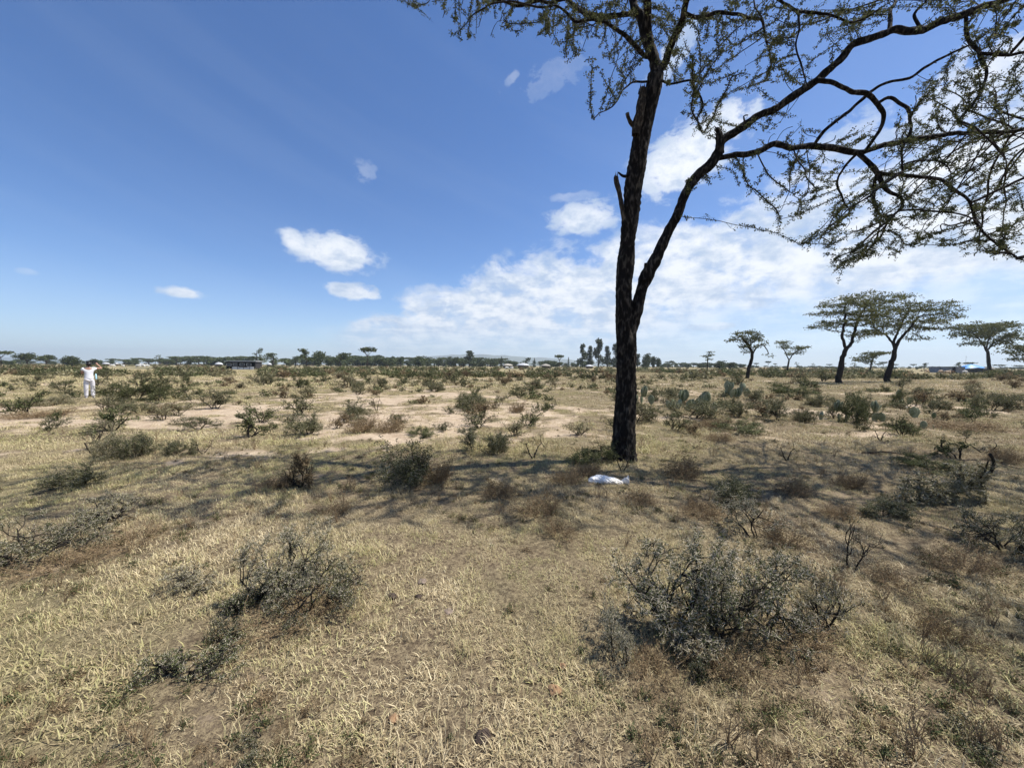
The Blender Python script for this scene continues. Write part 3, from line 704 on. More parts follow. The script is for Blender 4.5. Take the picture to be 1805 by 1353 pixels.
    ok = (e < 1) & ((Yv > YT - 2.0) | (X > 6.2)) & (Z > 3.0) & ((py < -25) | (px > 1830)) & (rng.random(n) < 0.95)
    A += list(np.stack([X, Yv, Z], -1)[ok])
    A = np.array(A)
    Pn, parn = colonize(nodes, par, A, 0.085, 1.9, 0.15, 90, rng, (0, 0, -0.03), 0.11, np.array((1, 1, 0.66)))
    radp, kids = pipe(Pn, parn, 0.0046, 2.1)
    tr = np.zeros(len(Pn), bool); tr[:len(nodes)] = True
    runs = chains_of(Pn, parn, radp, kids, tr)
    mb = MB(); mid = MB(); C = []; C2 = []
    for run in runs:
        Q = Pn[run] - off; rr = np.minimum(radp[run], 0.028); rr[0] = rr[1]
        if len(Q) > 3: Q[1:-1] = Q[1:-1] * 0.5 + (Q[:-2] + Q[2:]) * 0.25
        tube(mb, Q, rr, 6 if rr[0] > 0.01 else 4)
        L = len(Q)
        for i in range(1, L):
            if rr[i] < 0.0100:
                d = Q[i] - Q[i - 1]
                for t in (0.1, 0.3, 0.5, 0.7, 0.9):
                    if rng.random() < 0.8: C.append(Q[i - 1] + d * t)
                if rng.random() < 0.30:   # spur shoots
                    sdir = rng.normal(0, 1, 3); sdir[2] *= 0.5; sdir /= np.linalg.norm(sdir); sdir = sdir * 0.8 + d / np.linalg.norm(d) * 0.7; ln = rng.uniform(0.06, 0.22)
                    tube(mb, [Q[i], Q[i] + sdir * ln * 0.5 + rng.normal(0, 0.01, 3), Q[i] + sdir * ln], [0.003, 0.0022, 0.001], 3)
                    for t in np.arange(0.2, 1.05, 0.035 / ln): C.append(Q[i] + sdir * ln * t)
    mb.obj('twigs', ['bark_twig'], root, True)['kind'] = 'stuff'
    C = np.array(C); C = C + rng.normal(0, 0.006, C.shape)
    C = C[(fbm(C[:, 0] * 2.4 + 50, C[:, 1] * 2.4 + C[:, 2] * 2.3 + 50, 61, 2) > 0.39)]
    mb = MB(); tufts(mb, C, rng, 6, 0.019, 0.027, 0, 0.9, 0.55); o = mb.obj('foliage', ['leaf_acacia'], root); o['kind'] = 'stuff'
    print('hero: nodes', len(Pn), 'runs', len(runs), 'tufts', len(C))
build_hero()

# ------------------------------------------------------------------ shrubs
def grow(rng, H, W, stems, lev, seg, r0, zig=0.30, up_=0.25, kids=(4, 6), ratio=(0.42, 0.66), lean=(0, 0), ang=(30, 75)):
    """stems that fork and zigzag; returns runs of (points, radii, level)"""
    out = []
    def rec(p, d, L, r, l):
        n = max(3, int(L / seg)); P = [p]; dd = d
        for i in range(n):
            dd = dd + rng.normal(0, zig, 3) + np.array((0, 0, up_ * 0.3)); dd /= np.linalg.norm(dd)
            q = P[-1] + dd * L / n
            if q[2] < 0.015: q[2] = 0.015; dd[2] = abs(dd[2])
            P.append(q)
        P = np.array(P); out.append((P, np.linspace(r, r * 0.45, len(P)), l))
        if l == 0: return
        for k in range(rng.integers(*kids)):
            t = rng.uniform(0.25, 1.0); i = min(int(t * n), n - 1); b = P[i] + (P[i + 1] - P[i]) * (t * n - i if t < 1 else 1)
            pd = P[i + 1] - P[i]; pd /= np.linalg.norm(pd); s = np.cross(pd, rng.normal(0, 1, 3)); s /= np.linalg.norm(s) + 1e-9
            a = R(rng.uniform(*ang)); rec(b, pd * math.cos(a) + s * math.sin(a), L * rng.uniform(*ratio), max(r * (0.75 - 0.35 * t), 0.0012), l - 1)
    for k in range(stems):
        a = 2 * np.pi * (k + rng.random() * 0.8) / stems; o = W * 0.5 * rng.uniform(0.25, 0.75)
        d = np.array((math.cos(a) * o + lean[0], math.sin(a) * o + lean[1], H * rng.uniform(0.6, 0.85))); L = np.linalg.norm(d)
        rec(np.array((math.cos(a) * W * 0.03, math.sin(a) * W * 0.03, -0.02)), d / L, L * rng.uniform(0.6, 0.85), r0 * rng.uniform(0.7, 1.1), lev)
    return out
def shrub_meshes(seed, H, W, stems, lev, seg, r0, leaf, leafsize, tstep, k=5, thorn=0.0, thornk=1, wood='shrub_wood', dens=1.0, flatten=0.0, spread=None, **kw):
    """three meshes: stems, foliage, thorns, of a shrub about H high and W wide"""
    rng = np.random.default_rng(seed); runs = grow(rng, H, W, stems, lev, seg, r0, **kw)
    allp = np.concatenate([r[0] for r in runs]); sz = H / max(np.percentile(allp[:, 2], 99), 1e-3); sx = W / max(np.percentile(np.abs(allp[:, :2]), 98) * 2, 1e-3)
    S = np.array((sx, sx, sz)); w = MB(); f = MB(); t = MB(); C = []
    for P, r, l in runs:
        P = P * S
        if flatten: P[:, 2] = np.where(P[:, 2] > H * flatten, H * flatten + (P[:, 2] - H * flatten) * 0.35, P[:, 2])
        tube(w, P, r, 5 if l >= lev - 1 else 3, cap=l > 0)
        if l <= 1:
            L = np.linalg.norm(np.diff(P, axis=0), axis=1).sum(); n = max(2, int(L / tstep)); s = np.linspace(0.15 if l == 0 else 0.5, 1, n)
            C.append(np.stack([np.interp(s * (len(P) - 1), np.arange(len(P)), P[:, c]) for c in range(3)], -1))
    C = np.concatenate(C); C = C[rng.random(len(C)) < dens]
    tufts(f, C, rng, k, spread or leafsize * 0.8, leafsize, 0, 0.9, 0.5)
    res = [w.mesh('shrub_stems', [wood]), f.mesh('shrub_foliage', [leaf])]
    if thorn:
        spikes(t, C[::1], rng, thornk, thorn, max(0.0012, leafsize * 0.05)); res.append(t.mesh('shrub_thorns', ['thorn']))
    return res
NAMES3 = ['branches', 'foliage', 'thorns']
def shrub_obj(meshes, loc, rz, sc, label, name='thorn_bush', cat='shrub', group=None):
    o = tag(empty(name, loc, rz), label, cat, group); o.scale = sc if isinstance(sc, tuple) else (sc,) * 3
    for n, me in zip(NAMES3, meshes):
        c = link(n, me, o)
        if n != 'branches': c['kind'] = 'stuff'
    return o
def place(px, py, wpx, hpx, kind, label, rz=None, name='thorn_bush', cat='shrub', group=None, depth=None):
    """kind: (meshes, H, W). Stands on the ground point seen at (px, py), at the real size the photo implies"""
    g = gp(px, py); Y = g.y; w = wpx / FPX * Y; h = hpx / FPX * Y * (0.80 if py > 880 else 0.92); me, H, W = kind
    d = depth or w * 0.85
    g.z = hz(g.x, g.y) - 0.01
    return shrub_obj(me, g, 0 if rz is None else rz, (w / W, d / W, h / H), label, name, cat, group)
# near kinds, each bush its own mesh
def near(seed, H, W, **kw):
    d = dict(stems=6, lev=3, seg=0.05, r0=0.011, leaf='leaf_grey', leafsize=0.0125, tstep=0.015, k=4, thorn=0.040, thornk=2, kids=(3, 5), dens=0.58, zig=0.34, wood='shrub_dark'); d.update(kw)
    return (shrub_meshes(seed, H, W, **d), H, W)
K_big = near(1, 0.62, 0.75, stems=5, kids=(5, 7), leaf='leaf_green')
K_big2 = near(2, 0.65, 0.8, stems=4, kids=(5, 7), leaf='leaf_grey')
K_big3 = near(3, 0.55, 0.75, stems=4, kids=(4, 6), leaf='leaf_green')
K_low = near(4, 0.28, 0.5, stems=7, kids=(4, 5), leaf='leaf_silver', thorn=0.04, thornk=1)
K_low2 = near(5, 0.22, 0.6, stems=8, kids=(4, 5), leaf='leaf_green', thorn=0.03, thornk=1)
K_wide = near(6, 0.35, 1.0, stems=9, kids=(4, 6), leaf='leaf_grey', leafsize=0.013, thornk=1)
K_up = near(7, 0.6, 0.75, stems=6, kids=(4, 6), leaf='leaf_green', thornk=1, ratio=(0.35, 0.6))
K_brown = near(8, 0.3, 0.7, stems=60, lev=1, kids=(2, 5), leaf='leaf_brown', thorn=0, leafsize=0.014, k=2, wood='weed_stem', r0=0.0022, dens=0.5, ang=(15, 50), zig=0.22)
K_bare = near(9, 0.6, 0.5, stems=2, lev=3, kids=(3, 5), dens=0.16, thorn=0.03, thornk=1, r0=0.009, wood='shrub_dark')
P_ = place
P_(1185, 1105, 215, 215, K_big, 'left one of the big foreground thorn bushes at the right, dark bare stems below')
P_(1262, 1118, 190, 200, K_up, 'middle one of the big foreground thorn bushes at the right, greyest of them', 1.0)
P_(1352, 1092, 190, 190, K_big3, 'right one of the big foreground thorn bushes at the right, with green tips', 2.2)
P_(1440, 1098, 110, 105, K_low, 'pale grey spiny bush at the right foot of the big foreground thorn bushes', 0.4)
P_(1085, 1165, 105, 115, K_big2, 'small blue-green thorn bush left of the big foreground bushes', 2.0)
P_(1235, 1150, 130, 60, K_low, 'low whitish heap of dead thorn twigs under the big foreground bushes', 4.1)
P_(1235, 1195, 60, 70, K_low2, 'small dark green sprig in front of the big foreground bushes', 0.3)
P_(1150, 1190, 150, 60, K_brown, 'brown dry weeds at the front foot of the big foreground bushes', 1.3, 'dry_weed')
P_(1290, 1185, 170, 60, K_brown, 'brown dry weeds lying before the middle of the big foreground bushes', 2.9, 'dry_weed')
P_(1410, 1135, 190, 55, K_brown, 'brown dry weeds right below the big foreground bushes', 0.2, 'dry_weed')
P_(485, 1055, 150, 160, K_big2, 'upright dark stemmed thorn bush in the left foreground', 0.7)
P_(560, 1060, 190, 105, K_wide, 'spreading grey thorn bush right beside the upright one in the left foreground', 2.4)
P_(435, 1072, 110, 60, K_low2, 'low green thorn sprawl left under the upright bush in the left foreground', 1.1)
P_(335, 1040, 105, 50, K_low, 'small pale grey spiny tuft on open grass left of the upright foreground bush', 3.0)
P_(325, 1185, 160, 58, K_low2, 'lowest dark green sprawl in the left foreground, flat on the grass', 0.0)
P_(405, 1130, 70, 60, K_low2, 'blue-green sprig between the flat sprawl and the upright bush in the left foreground', 2.6)
P_(540, 1090, 210, 55, K_brown, 'brown dry weeds under the spreading bush in the left foreground', 0.9, 'dry_weed')
P_(440, 1330, 90, 40, K_low2, 'dark green sprig at the very bottom edge left of the middle', 1.9)
P_(1500, 992, 105, 125, K_bare, 'bare black sapling standing alone right behind the big foreground bushes', 0.6, 'bare_sapling', 'sapling')
P_(1150, 975, 110, 45, K_bare, 'thin leafless twigs behind the left one of the big foreground bushes', 0.6, 'bare_sapling', 'sapling')
P_(1325, 945, 110, 100, K_big3, 'shaded green and brown bush behind the big foreground bushes, under the boughs', 0.0)
P_(1380, 955, 110, 60, K_brown, 'brown weeds between the bare sapling and the shaded bush', 2.0, 'dry_weed')
P_(1670, 1120, 130, 70, K_brown, 'dark brown weeds at the right, low before the fallen grey branch', 2.0, 'dry_weed')
P_(1570, 1020, 120, 45, K_brown, 'brown weeds right of the bare black sapling', 1.2, 'dry_weed')
P_(1700, 1000, 150, 60, K_brown, 'brown weeds near the right edge, nearer than the fallen grey branch', 0.2, 'dry_weed')
P_(1775, 970, 150, 90, K_wide, 'dark shaded bush at the right edge below the fallen grey branch', 0.8)
P_(60, 985, 190, 85, K_wide, 'wide low grey bush at the left edge, in the nearer grass', 0.3)
P_(180, 925, 110, 60, K_low, 'grey twiggy bush just right of the wide low one at the left edge', 2.1)
P_(110, 1000, 160, 45, K_brown, 'brown weeds before the wide low bush at the left edge', 0.9, 'dry_weed')
P_(240, 960, 150, 40, K_brown, 'brown weeds right of the low grey bushes at the left edge', 1.9, 'dry_weed')
P_(500, 1290, 60, 26, K_brown, 'tiny dark tuft of dry weed near the bottom edge, left', 1.9, 'dry_weed')
P_(590, 905, 80, 30, K_brown, 'small brown tuft on the grass in front of the dark slanting bush', 0.4, 'dry_weed')
P_(950, 905, 120, 60, K_brown, 'brown weeds left of the white sack, nearer', 0.4, 'dry_weed')
P_(985, 940, 100, 45, K_brown, 'low weed tuft below the white sack', 1.9, 'dry_weed')
P_(1720, 1330, 110, 45, K_low2, 'green tuft in the bottom right corner', 1.0)

# middle distance kinds
def midk(seed, H, W, **kw):
    d = dict(stems=8, lev=2, seg=0.07, r0=0.012, leaf='leaf_grey', leafsize=0.026, tstep=0.030, k=5, thorn=0.05, thornk=1, kids=(6, 8), spread=0.034, dens=0.95); d.update(kw)
    return (shrub_meshes(seed, H, W, **d), H, W)
M = [midk(20, 0.7, 1.0), midk(21, 0.6, 1.0, leaf='leaf_green', thorn=0), midk(22, 0.8, 1.0, stems=4, wood='shrub_dark'), midk(23, 0.45, 1.0, stems=9, leaf='leaf_silver'),
     midk(24, 0.9, 0.8, stems=3, leaf='leaf_green', thorn=0, wood='shrub_dark', zig=0.4), midk(25, 0.5, 1.1, stems=8), midk(26, 0.75, 1.1, stems=4, flatten=0.6, leaf='leaf_grey', wood='shrub_dark'),
     midk(27, 0.4, 1.0, stems=50, lev=1, kids=(3, 6), leaf='leaf_brown', thorn=0, r0=0.005, wood='weed_stem', leafsize=0.024, k=3, dens=0.6)]
BONSAI = midk(28, 0.8, 1.1, stems=3, leaf='leaf_green', thorn=0, wood='shrub_dark', zig=0.5, kids=(4, 6), leafsize=0.04, ratio=(0.3, 0.5), r0=0.028)
GREYTREE = midk(29, 1.0, 1.1, stems=1, lev=3, zig=0.45, kids=(4, 6), leaf='leaf_silver', flatten=0.62, r0=0.022, dens=0.5)
FORK = midk(30, 0.9, 0.8, stems=2, lev=3, kids=(3, 4), dens=0.22, thorn=0, wood='shrub_dark', r0=0.02)
SLANT = midk(31, 0.8, 0.7, stems=3, kids=(8, 12), wood='shrub_dark', leaf='leaf_brown', lean=(0.25, 0), dens=0.8, thorn=0, r0=0.02)
traced = []
def T(px, py, w, h, kind, label, rz=None, **kw):
    traced.append((gp(px, py).x, gp(px, py).y, w / FPX * gp(px, py).y)); return place(px, py, w, h, kind, label, rz, **kw)
T(733, 852, 120, 88, M[0], 'largest dense grey-green bush in the shadow of the tall tree', 0.3)
T(770, 850, 70, 55, M[7], 'brown weeds at the right foot of the dense bush in the tree shadow', 0.3, name='dry_weed')
T(530, 862, 66, 70, SLANT, 'dark slanting twiggy bush in the left part of the tree shadow', 0.0)
T(485, 862, 60, 26, M[7], 'brown twigs lying left of the dark slanting bush', 0.0, name='dry_weed')
T(437, 772, 82, 54, BONSAI, 'small black-stemmed bush with rounded dark crowns on the bare soil, left of the middle', 0.4)
T(545, 766, 66, 46, M[0], 'rounded grey-green bush right of the small black-stemmed bush', 1.4)
T(168, 800, 120, 78, GREYTREE, 'crooked little grey tree with a flat sparse crown at the left', 3.3, name='small_thorn_tree', cat='small tree')
T(138, 856, 92, 50, M[0], 'rounded grey bush below the crooked little grey tree at the left', 2.0)
T(190, 808, 60, 45, M[3], 'silvery bush at the foot of the crooked little grey tree', 2.0)
T(243, 806, 70, 46, M[5], 'grey-green bush right of the crooked little grey tree', 1.0)
T(316, 803, 60, 32, M[5], 'low grey bush between the crooked grey tree and the small black-stemmed bush', 0.0)
T(357, 800, 38, 30, FORK, 'little forked bare twig just left of the small black-stemmed bush', 0.0)
T(350, 756, 72, 36, M[6], 'flat-topped grey bush up and left of the small black-stemmed bush', 0.5)
T(378, 720, 80, 38, M[2], 'dark green bush above the flat-topped grey bush at left', 0.5)
T(330, 700, 50, 30, M[4], 'upright dark bush on the sand beyond the flat-topped grey bush', 0.5)
T(248, 730, 66, 30, M[6], 'flat-topped grey bush right of the person, nearer', 1.5)
T(212, 728, 40, 28, M[5], 'small grey bush below and right of the person', 2.5)
T(238, 706, 90, 42, M[1], 'largest green bush right of the person in white', 0.5)
T(285, 728, 50, 20, M[7], 'brown low bush right of the flat-topped ones near the person', 0.5)
T(45, 716, 50, 16, M[3], 'low round grey bush left of the person, nearer', 0.5)
T(100, 714, 50, 20, M[3], 'low round grey bush between the left edge and the feet of the person', 1.5)
T(70, 736, 110, 16, M[7], 'row of low brown scrub below the person', 1.0)
T(620, 738, 62, 38, M[0], 'light grey-green bush on the pale soil in the middle, left of a thin sapling', 3.0)
T(663, 726, 26, 42, FORK, 'thin little sapling with a round tip, right of the light grey-green bush', 1.0, name='thorn_sapling', cat='sapling')
T(640, 764, 60, 34, M[7], 'brown dry bush below the light grey-green bush in the middle', 1.0)
T(690, 762, 66, 30, M[7], 'brown dry bush right of the other brown one in the middle', 2.0)
T(745, 768, 60, 16, M[1], 'low dark bush at the edge of the tree shadow, above the dense bush', 2.0)
T(832, 795, 70, 50, M[2], 'dark thorny bush between the dense bush and the tall tree', 2.0)
T(880, 796, 60, 42, M[5], 'grey bush just right of the dark thorny one, left of the tall tree', 0.4)
T(938, 806, 56, 50, FORK, 'bare forked bush left of the tall tree trunk', 0.4, name='bare_bush')
T(1045, 814, 90, 38, M[1], 'low green bush hugging the left side of the tall trunk', 0.4)
T(1036, 836, 60, 30, M[7], 'brown weeds behind the white sack at the trunk', 0.4, name='dry_weed')
T(1098, 830, 44, 56, FORK, 'thin twigs standing before the foot of the tall trunk', 2.4, name='bare_bush')
T(1000, 848, 70, 30, M[7], 'brown weeds left of the white sack', 1.4, name='dry_weed')
T(1205, 838, 80, 44, M[7], 'brown and green weeds right of the tall trunk, nearer than the sack shadow', 1.4, name='dry_weed')
T(1310, 760, 110, 22, M[1], 'low dark spreading bush at the far edge of the right shadow', 1.0)
T(1270, 775, 60, 18, M[7], 'brown weed right of the trunk at the shadow edge', 1.0, name='dry_weed')
T(1385, 812, 46, 42, FORK, 'bare twisted sapling in the shadow right of the trunk', 0.0, name='bare_sapling', cat='sapling')
T(1550, 778, 40, 34, FORK, 'tiny bare tree on the dry grass in front of the cactus clumps', 0.0, name='bare_sapling', cat='sapling')
T(1500, 858, 60, 34, M[7], 'reddish brown weed in the shade, left of the fallen grey branch', 0.0, name='dry_weed')
T(1690, 812, 80, 42, BONSAI, 'dark green bush just behind the fallen grey branch', 0.9)
T(1735, 800, 60, 30, FORK, 'thin dark bush right behind the fallen grey branch', 1.9, name='bare_bush')
T(1640, 832, 90, 30, M[1], 'dark green low bush left behind the fallen grey branch', 1.9)
T(1770, 815, 60, 30, M[7], 'brown bush at the right edge beside the fallen grey branch', 1.9)
T(1372, 742, 82, 46, M[2], 'broad dark green bush right of the cacti beside the trunk', 0.9)
T(1300, 735, 46, 30, M[5], 'grey bush between the cacti and the broad dark green bush', 0.9)
T(1510, 746, 56, 52, M[1], 'very dark dense bush among the right hand cactus clump', 0.9)
T(1470, 738, 44, 34, M[2], 'dark bush at the left end of the right hand cactus clump', 0.9)
T(1585, 716, 40, 40, M[4], 'dark upright bush behind the right hand cactus clump', 0.9)
T(1607, 720, 30, 26, FORK, 'small dark bush right of the upright one behind the cactus', 1.9)
T(1648, 726, 44, 32, M[6], 'rounded grey bush with white litter on its right', 1.9)
T(1750, 722, 66, 34, M[5], 'wide grey-green bush at the right, beyond the shadow', 1.9)
T(1712, 680, 24, 14, M[7], 'small round dark bush out on the right hand grass, below the blue tent', 1.0)
T(1595, 760, 60, 20, M[1], 'low shadowy bush left of the two upright cactus pads', 1.0)
T(1225, 738, 100, 36, M[5], 'wide grey bush in front of the cacti right of the trunk', 1.7)
T(1145, 742, 50, 30, M[5], 'grey bush touching the right side of the trunk, farther', 0.7)
T(825, 718, 44, 36, M[1], 'green topped bush in the middle plain left of the tall trunk', 0.7)
T(838, 722, 66, 28, M[5], 'grey bush just in front of the green topped one in the middle plain', 0.2)
T(912, 727, 34, 24, M[7], 'small brown bush in the middle plain left of the trunk', 0.2)
T(950, 727, 26, 22, M[4], 'small dark bush in the middle plain, first to the left of the trunk', 0.2)
T(668, 690, 36, 28, M[2], 'round dark bush in the middle plain left', 0.2)
T(632, 690, 28, 20, M[5], 'small grey bush beside the round dark one in the middle plain', 0.2)
T(945, 688, 40, 24, M[2], 'dark two-topped bush beyond the middle plain', 0.2)
T(475, 680, 30, 24, M[2], 'dark bush beyond the sand, right below the long low building', 0.2)
T(770, 690, 40, 18, M[5], 'grey bush pair in the far middle plain', 0.2)

T(1420, 745, 60, 26, M[5], 'low grey bush right of the broad dark green one', 0.4)
T(1335, 716, 60, 34, M[2], 'dark green bush beyond the prickly pears right of the trunk', 1.4)
T(1395, 700, 60, 26, M[1], 'dark green bush midway, below the V shaped acacia', 2.0)
T(1175, 708, 60, 24, M[5], 'grey bush beyond the nearest prickly pear right of the trunk', 2.0)
T(1440, 716, 46, 24, M[5], 'grey bush beyond the left end of the right hand cactus clump', 0.8)
T(1528, 738, 50, 46, M[2], 'second very dark bush among the right hand cactus clump, touching the tall pads', 2.2)
T(1622, 700, 46, 26, M[6], 'flat grey bush below the right trunk of the touching pair', 2.2)
T(1260, 752, 70, 20, M[7], 'low brown scrub before the prickly pears right of the trunk', 0.2)
T(1700, 758, 130, 22, M[7], 'long low brown scrub at the right behind the fallen grey branch', 0.2)
T(1295, 880, 90, 50, M[5], 'loose grey-green bush in the shade between the sack and the fallen branch', 0.2)
T(1400, 868, 70, 34, M[7], 'brown weeds in the shade left of the fallen grey branch', 1.2, name='dry_weed')
T(1240, 905, 100, 34, M[7], 'brown weeds in the shade below right of the white sack', 2.2, name='dry_weed')
T(1560, 905, 90, 36, M[5], 'grey-green low bush just below the fallen grey branch', 2.2)
T(1480, 905, 70, 30, M[7], 'brown weeds behind the bare black sapling', 0.7, name='dry_weed')
T(1130, 885, 70, 30, M[7], 'brown weeds right below the white sack', 1.7, name='dry_weed')
T(880, 870, 80, 30, M[7], 'brown weeds in the grass left of the sack, in tree shadow', 2.7, name='dry_weed')
# fallen grey branch on the right: stem curves over, twigs lie to the left
def fallen():
    g = gp(1660, 885); rng = np.random.default_rng(44)
    o = tag(empty('fallen_branch', (g.x, g.y, hz(g.x, g.y))), 'fallen silvery grey thorn branch with a curved dark stem, lying at the right', 'fallen branch'); off = np.array(o.location)
    Y = g.y
    stems = [([(1745,800),(1752,815),(1745,835),(1728,848),(1700,862),(1670,872),(1630,880)], 4.5, 3.5), ([(1728,850),(1735,870),(1738,888)], 4, 2),
             ([(1700,862),(1690,835),(1700,812)], 5, 2), ([(1665,872),(1650,850),(1610,845)], 4, 2), ([(1690,864),(1730,840),(1742,812)], 3, 2), ([(1630,880),(1590,888),(1560,885)], 4, 1.5), ([(1640,878),(1625,860),(1590,862)], 3, 1.5)]
    tips = []
    for i, (px, a, b_) in enumerate(stems):
        P = resample([np.array(at(x, y, Y + rng.uniform(-.12, .12))) for x, y in px], 0.05) - off; P[:, 2] = np.maximum(P[:, 2], 0.02)
        mb = MB(); tube(mb, P, np.linspace(a, b_, len(P)) / 2 / FPX * Y, 8, 0, 0.10, rng); mb.obj('stem', ['shrub_dark'], o, True); tips.append(P)
    P = np.concatenate(tips); w = MB(); C = []
    for p in P:
        if p[0] > 0.62 or p[2] > 0.42: continue
        for _ in range(3):
            d = rng.normal(0, 1, 3) + np.array((-0.5, 0, 0.35)); d /= np.linalg.norm(d); L = rng.uniform(0.05, 0.15)
            q = [p, p + d * L * .5 + rng.normal(0, .015, 3), p + d * L]; q = [np.array((a[0], a[1], max(a[2], 0.02))) for a in q]
            tube(w, q, [.004, .003, .0015], 3)
            for t in np.linspace(0.3, 1, 9): C.append(np.array(q[0]) * (1 - t) + np.array(q[2]) * t)
    w.obj('twigs', ['shrub_wood'], o)['kind'] = 'stuff'
    f = MB(); tufts(f, C, rng, 4, 0.025, 0.028); f.obj('foliage', ['leaf_silver'], o)['kind'] = 'stuff'
    t = MB(); spikes(t, C, rng, 2, 0.045, 0.0016); t.obj('thorns', ['thorn'], o)['kind'] = 'stuff'
fallen()
def deadstick(name, px, Y0, w, label):
    P = resample([np.array(gp(x, y, 0.02 + 0.03 * (i % 2))) for i, (x, y) in enumerate(px)], 0.06); m_ = P[len(P) // 2].copy(); m_[2] = 0
    P[:, 2] += height(P[:, 0], P[:, 1]) ; rng = np.random.default_rng(int(px[0][0]))
    mb = MB(); tube(mb, P - m_, np.linspace(w, w * 0.4, len(P)), 7, 0, 0.1, rng); o = mb.obj(name, ['dead_wood'], None, True); o.location = m_; tag(o, label, 'dead branch')
deadstick('dead_branch', [(0, 998), (40, 990), (75, 988)], 0, 0.010, 'thin dead branch lying at the left edge before the low grey bushes')
deadstick('dead_branch', [(140, 972), (170, 948), (215, 938)], 0, 0.009, 'curved dead twig lying right of the low grey bushes at the left edge')
deadstick('dead_branch', [(1690, 815), (1740, 812), (1800, 826)], 0, 0.010, 'pale dead branch lying behind the fallen grey branch at the right edge')
deadstick('dead_branch', [(1520, 800), (1560, 797), (1590, 801)], 0, 0.02, 'dark piece of dead wood lying flat on the dry grass before the cactus clumps')

# ------------------------------------------------------------------ prickly pears
def pad_mesh(seed, L, W, th):
    rng = np.random.default_rng(seed); n, k = 9, 12; mb = MB(); V = []
    for i in range(n):
        t = i / (n - 1); w = W / 2 * math.sin(math.pi * min(max(t, 0.02), 0.98)) ** 0.62 * (0.72 + 0.42 * t); z = L * t
        for j in range(k):
            a = 2 * math.pi * j / k; V.append((w * math.cos(a), th / 2 * (w / (W / 2)) ** 0.6 * math.sin(a) + 0.04 * L * math.sin(t * 3), z))
    i = np.arange(n - 1)[:, None] * k; j = np.arange(k)[None]; j2 = (j + 1) % k
    mb.add(V, np.stack([i + j, i + j2, i + k + j2, i + k + j], -1).reshape(-1, 4))
    V = np.array(V); sp = V[rng.integers(k, len(V) - k, 26)]; spikes(mb, sp, rng, 2, 0.035, 0.0012, 1)
    return mb.mesh('cactus_pad', ['cactus', 'thorn'], True)
m_, nt_, b_ = mat('cactus_skin'); nn = noise(nt_, objco(nt_), 9, 4); vv = node(nt_, 'ShaderNodeTexVoronoi', 0, {'Vector': objco(nt_), 'Scale': 22.0})
oi_ = node(nt_, 'ShaderNodeObjectInfo', 'Random')
put(nt_, mixc(nt_, vv.ramp(0.05, 0.22), (0.32, 0.31, 0.22), mixc(nt_, (nn + oi_ * 0.4).ramp(0.4, 0.9), (0.10, 0.125, 0.062), (0.25, 0.27, 0.17))), b_.inputs['Base Color']); b_.inputs['Roughness'].default_value = 0.55; MAT['cactus'] = m_
PADS = [pad_mesh(i, 0.34, 0.21, 0.035) for i in range(3)]
def cactus(px, py, n, hpx, label, seed, wide=1.0):
    rng = np.random.default_rng(seed); g = gp(px, py); g.z = hz(g.x, g.y) - 0.03; Y = g.y
    o = tag(empty('prickly_pear', g), label, 'cactus', None); S = hpx / FPX * Y / 0.62
    traced.append((g.x, g.y, 1.0)); placed = []
    def add(p, tilt, az_, lv):
        if len(placed) >= n: return
        c = link('pad', PADS[rng.integers(3)], o); Rm = Matrix.Rotation(az_, 4, 'Z') @ Matrix.Rotation(tilt, 4, 'Y'); sc = S * rng.uniform(0.75, 1.1)
        rot = Rm @ Matrix.Rotation(rng.uniform(-1, 1), 4, 'Z'); c.matrix_local = Matrix.Translation(p) @ rot @ Matrix.Scale(sc, 4); placed.append(c)
        if lv < 2:
            for _ in range(rng.integers(1, 3)):
                e = c.matrix_local @ Vector((rng.uniform(-0.07, 0.07), 0, 0.31)); nxt.append((e, tilt * 0.6 + rng.uniform(-0.35, 0.35), az_ + rng.uniform(-0.8, 0.8), lv + 1))
    nxt = [(Vector((rng.uniform(-.34, .34) * wide * S, rng.uniform(-.22, .22) * S, 0)), rng.uniform(-0.5, 0.5), rng.uniform(-1.2, 1.2), 0) for _ in range(max(2, n // 3))]
    while nxt and len(placed) < n: add(*nxt.pop(0))
cactus(1203, 722, 22, 36, 'wide blue-green prickly pear clump right of the tall trunk', 1, 1.6)
cactus(1243, 728, 16, 40, 'prickly pear with the palest standing pads, second clump right of the trunk', 2)
cactus(1135, 712, 14, 34, 'prickly pear growing just right beside the trunk', 3, 1.2)
cactus(1282, 700, 14, 34, 'farther dark prickly pear right of the trunk clumps', 4)
cactus(1310, 700, 8, 30, 'thin farther prickly pear before the small thin acacia', 5)
cactus(1476, 742, 12, 36, 'prickly pear at the left end of the right hand cactus clump', 6)
cactus(1544, 742, 9, 36, 'prickly pear with tall standing pads at the right end of the dark bushes', 7)
cactus(1612, 756, 7, 34, 'prickly pear with two upright oval pads alone in brown weeds', 8)
cactus(1648, 758, 3, 20, 'very small prickly pear of few pads right of the one in brown weeds', 9)
cactus(1582, 712, 9, 26, 'prickly pear behind the right hand clump, under a dark bush', 10)

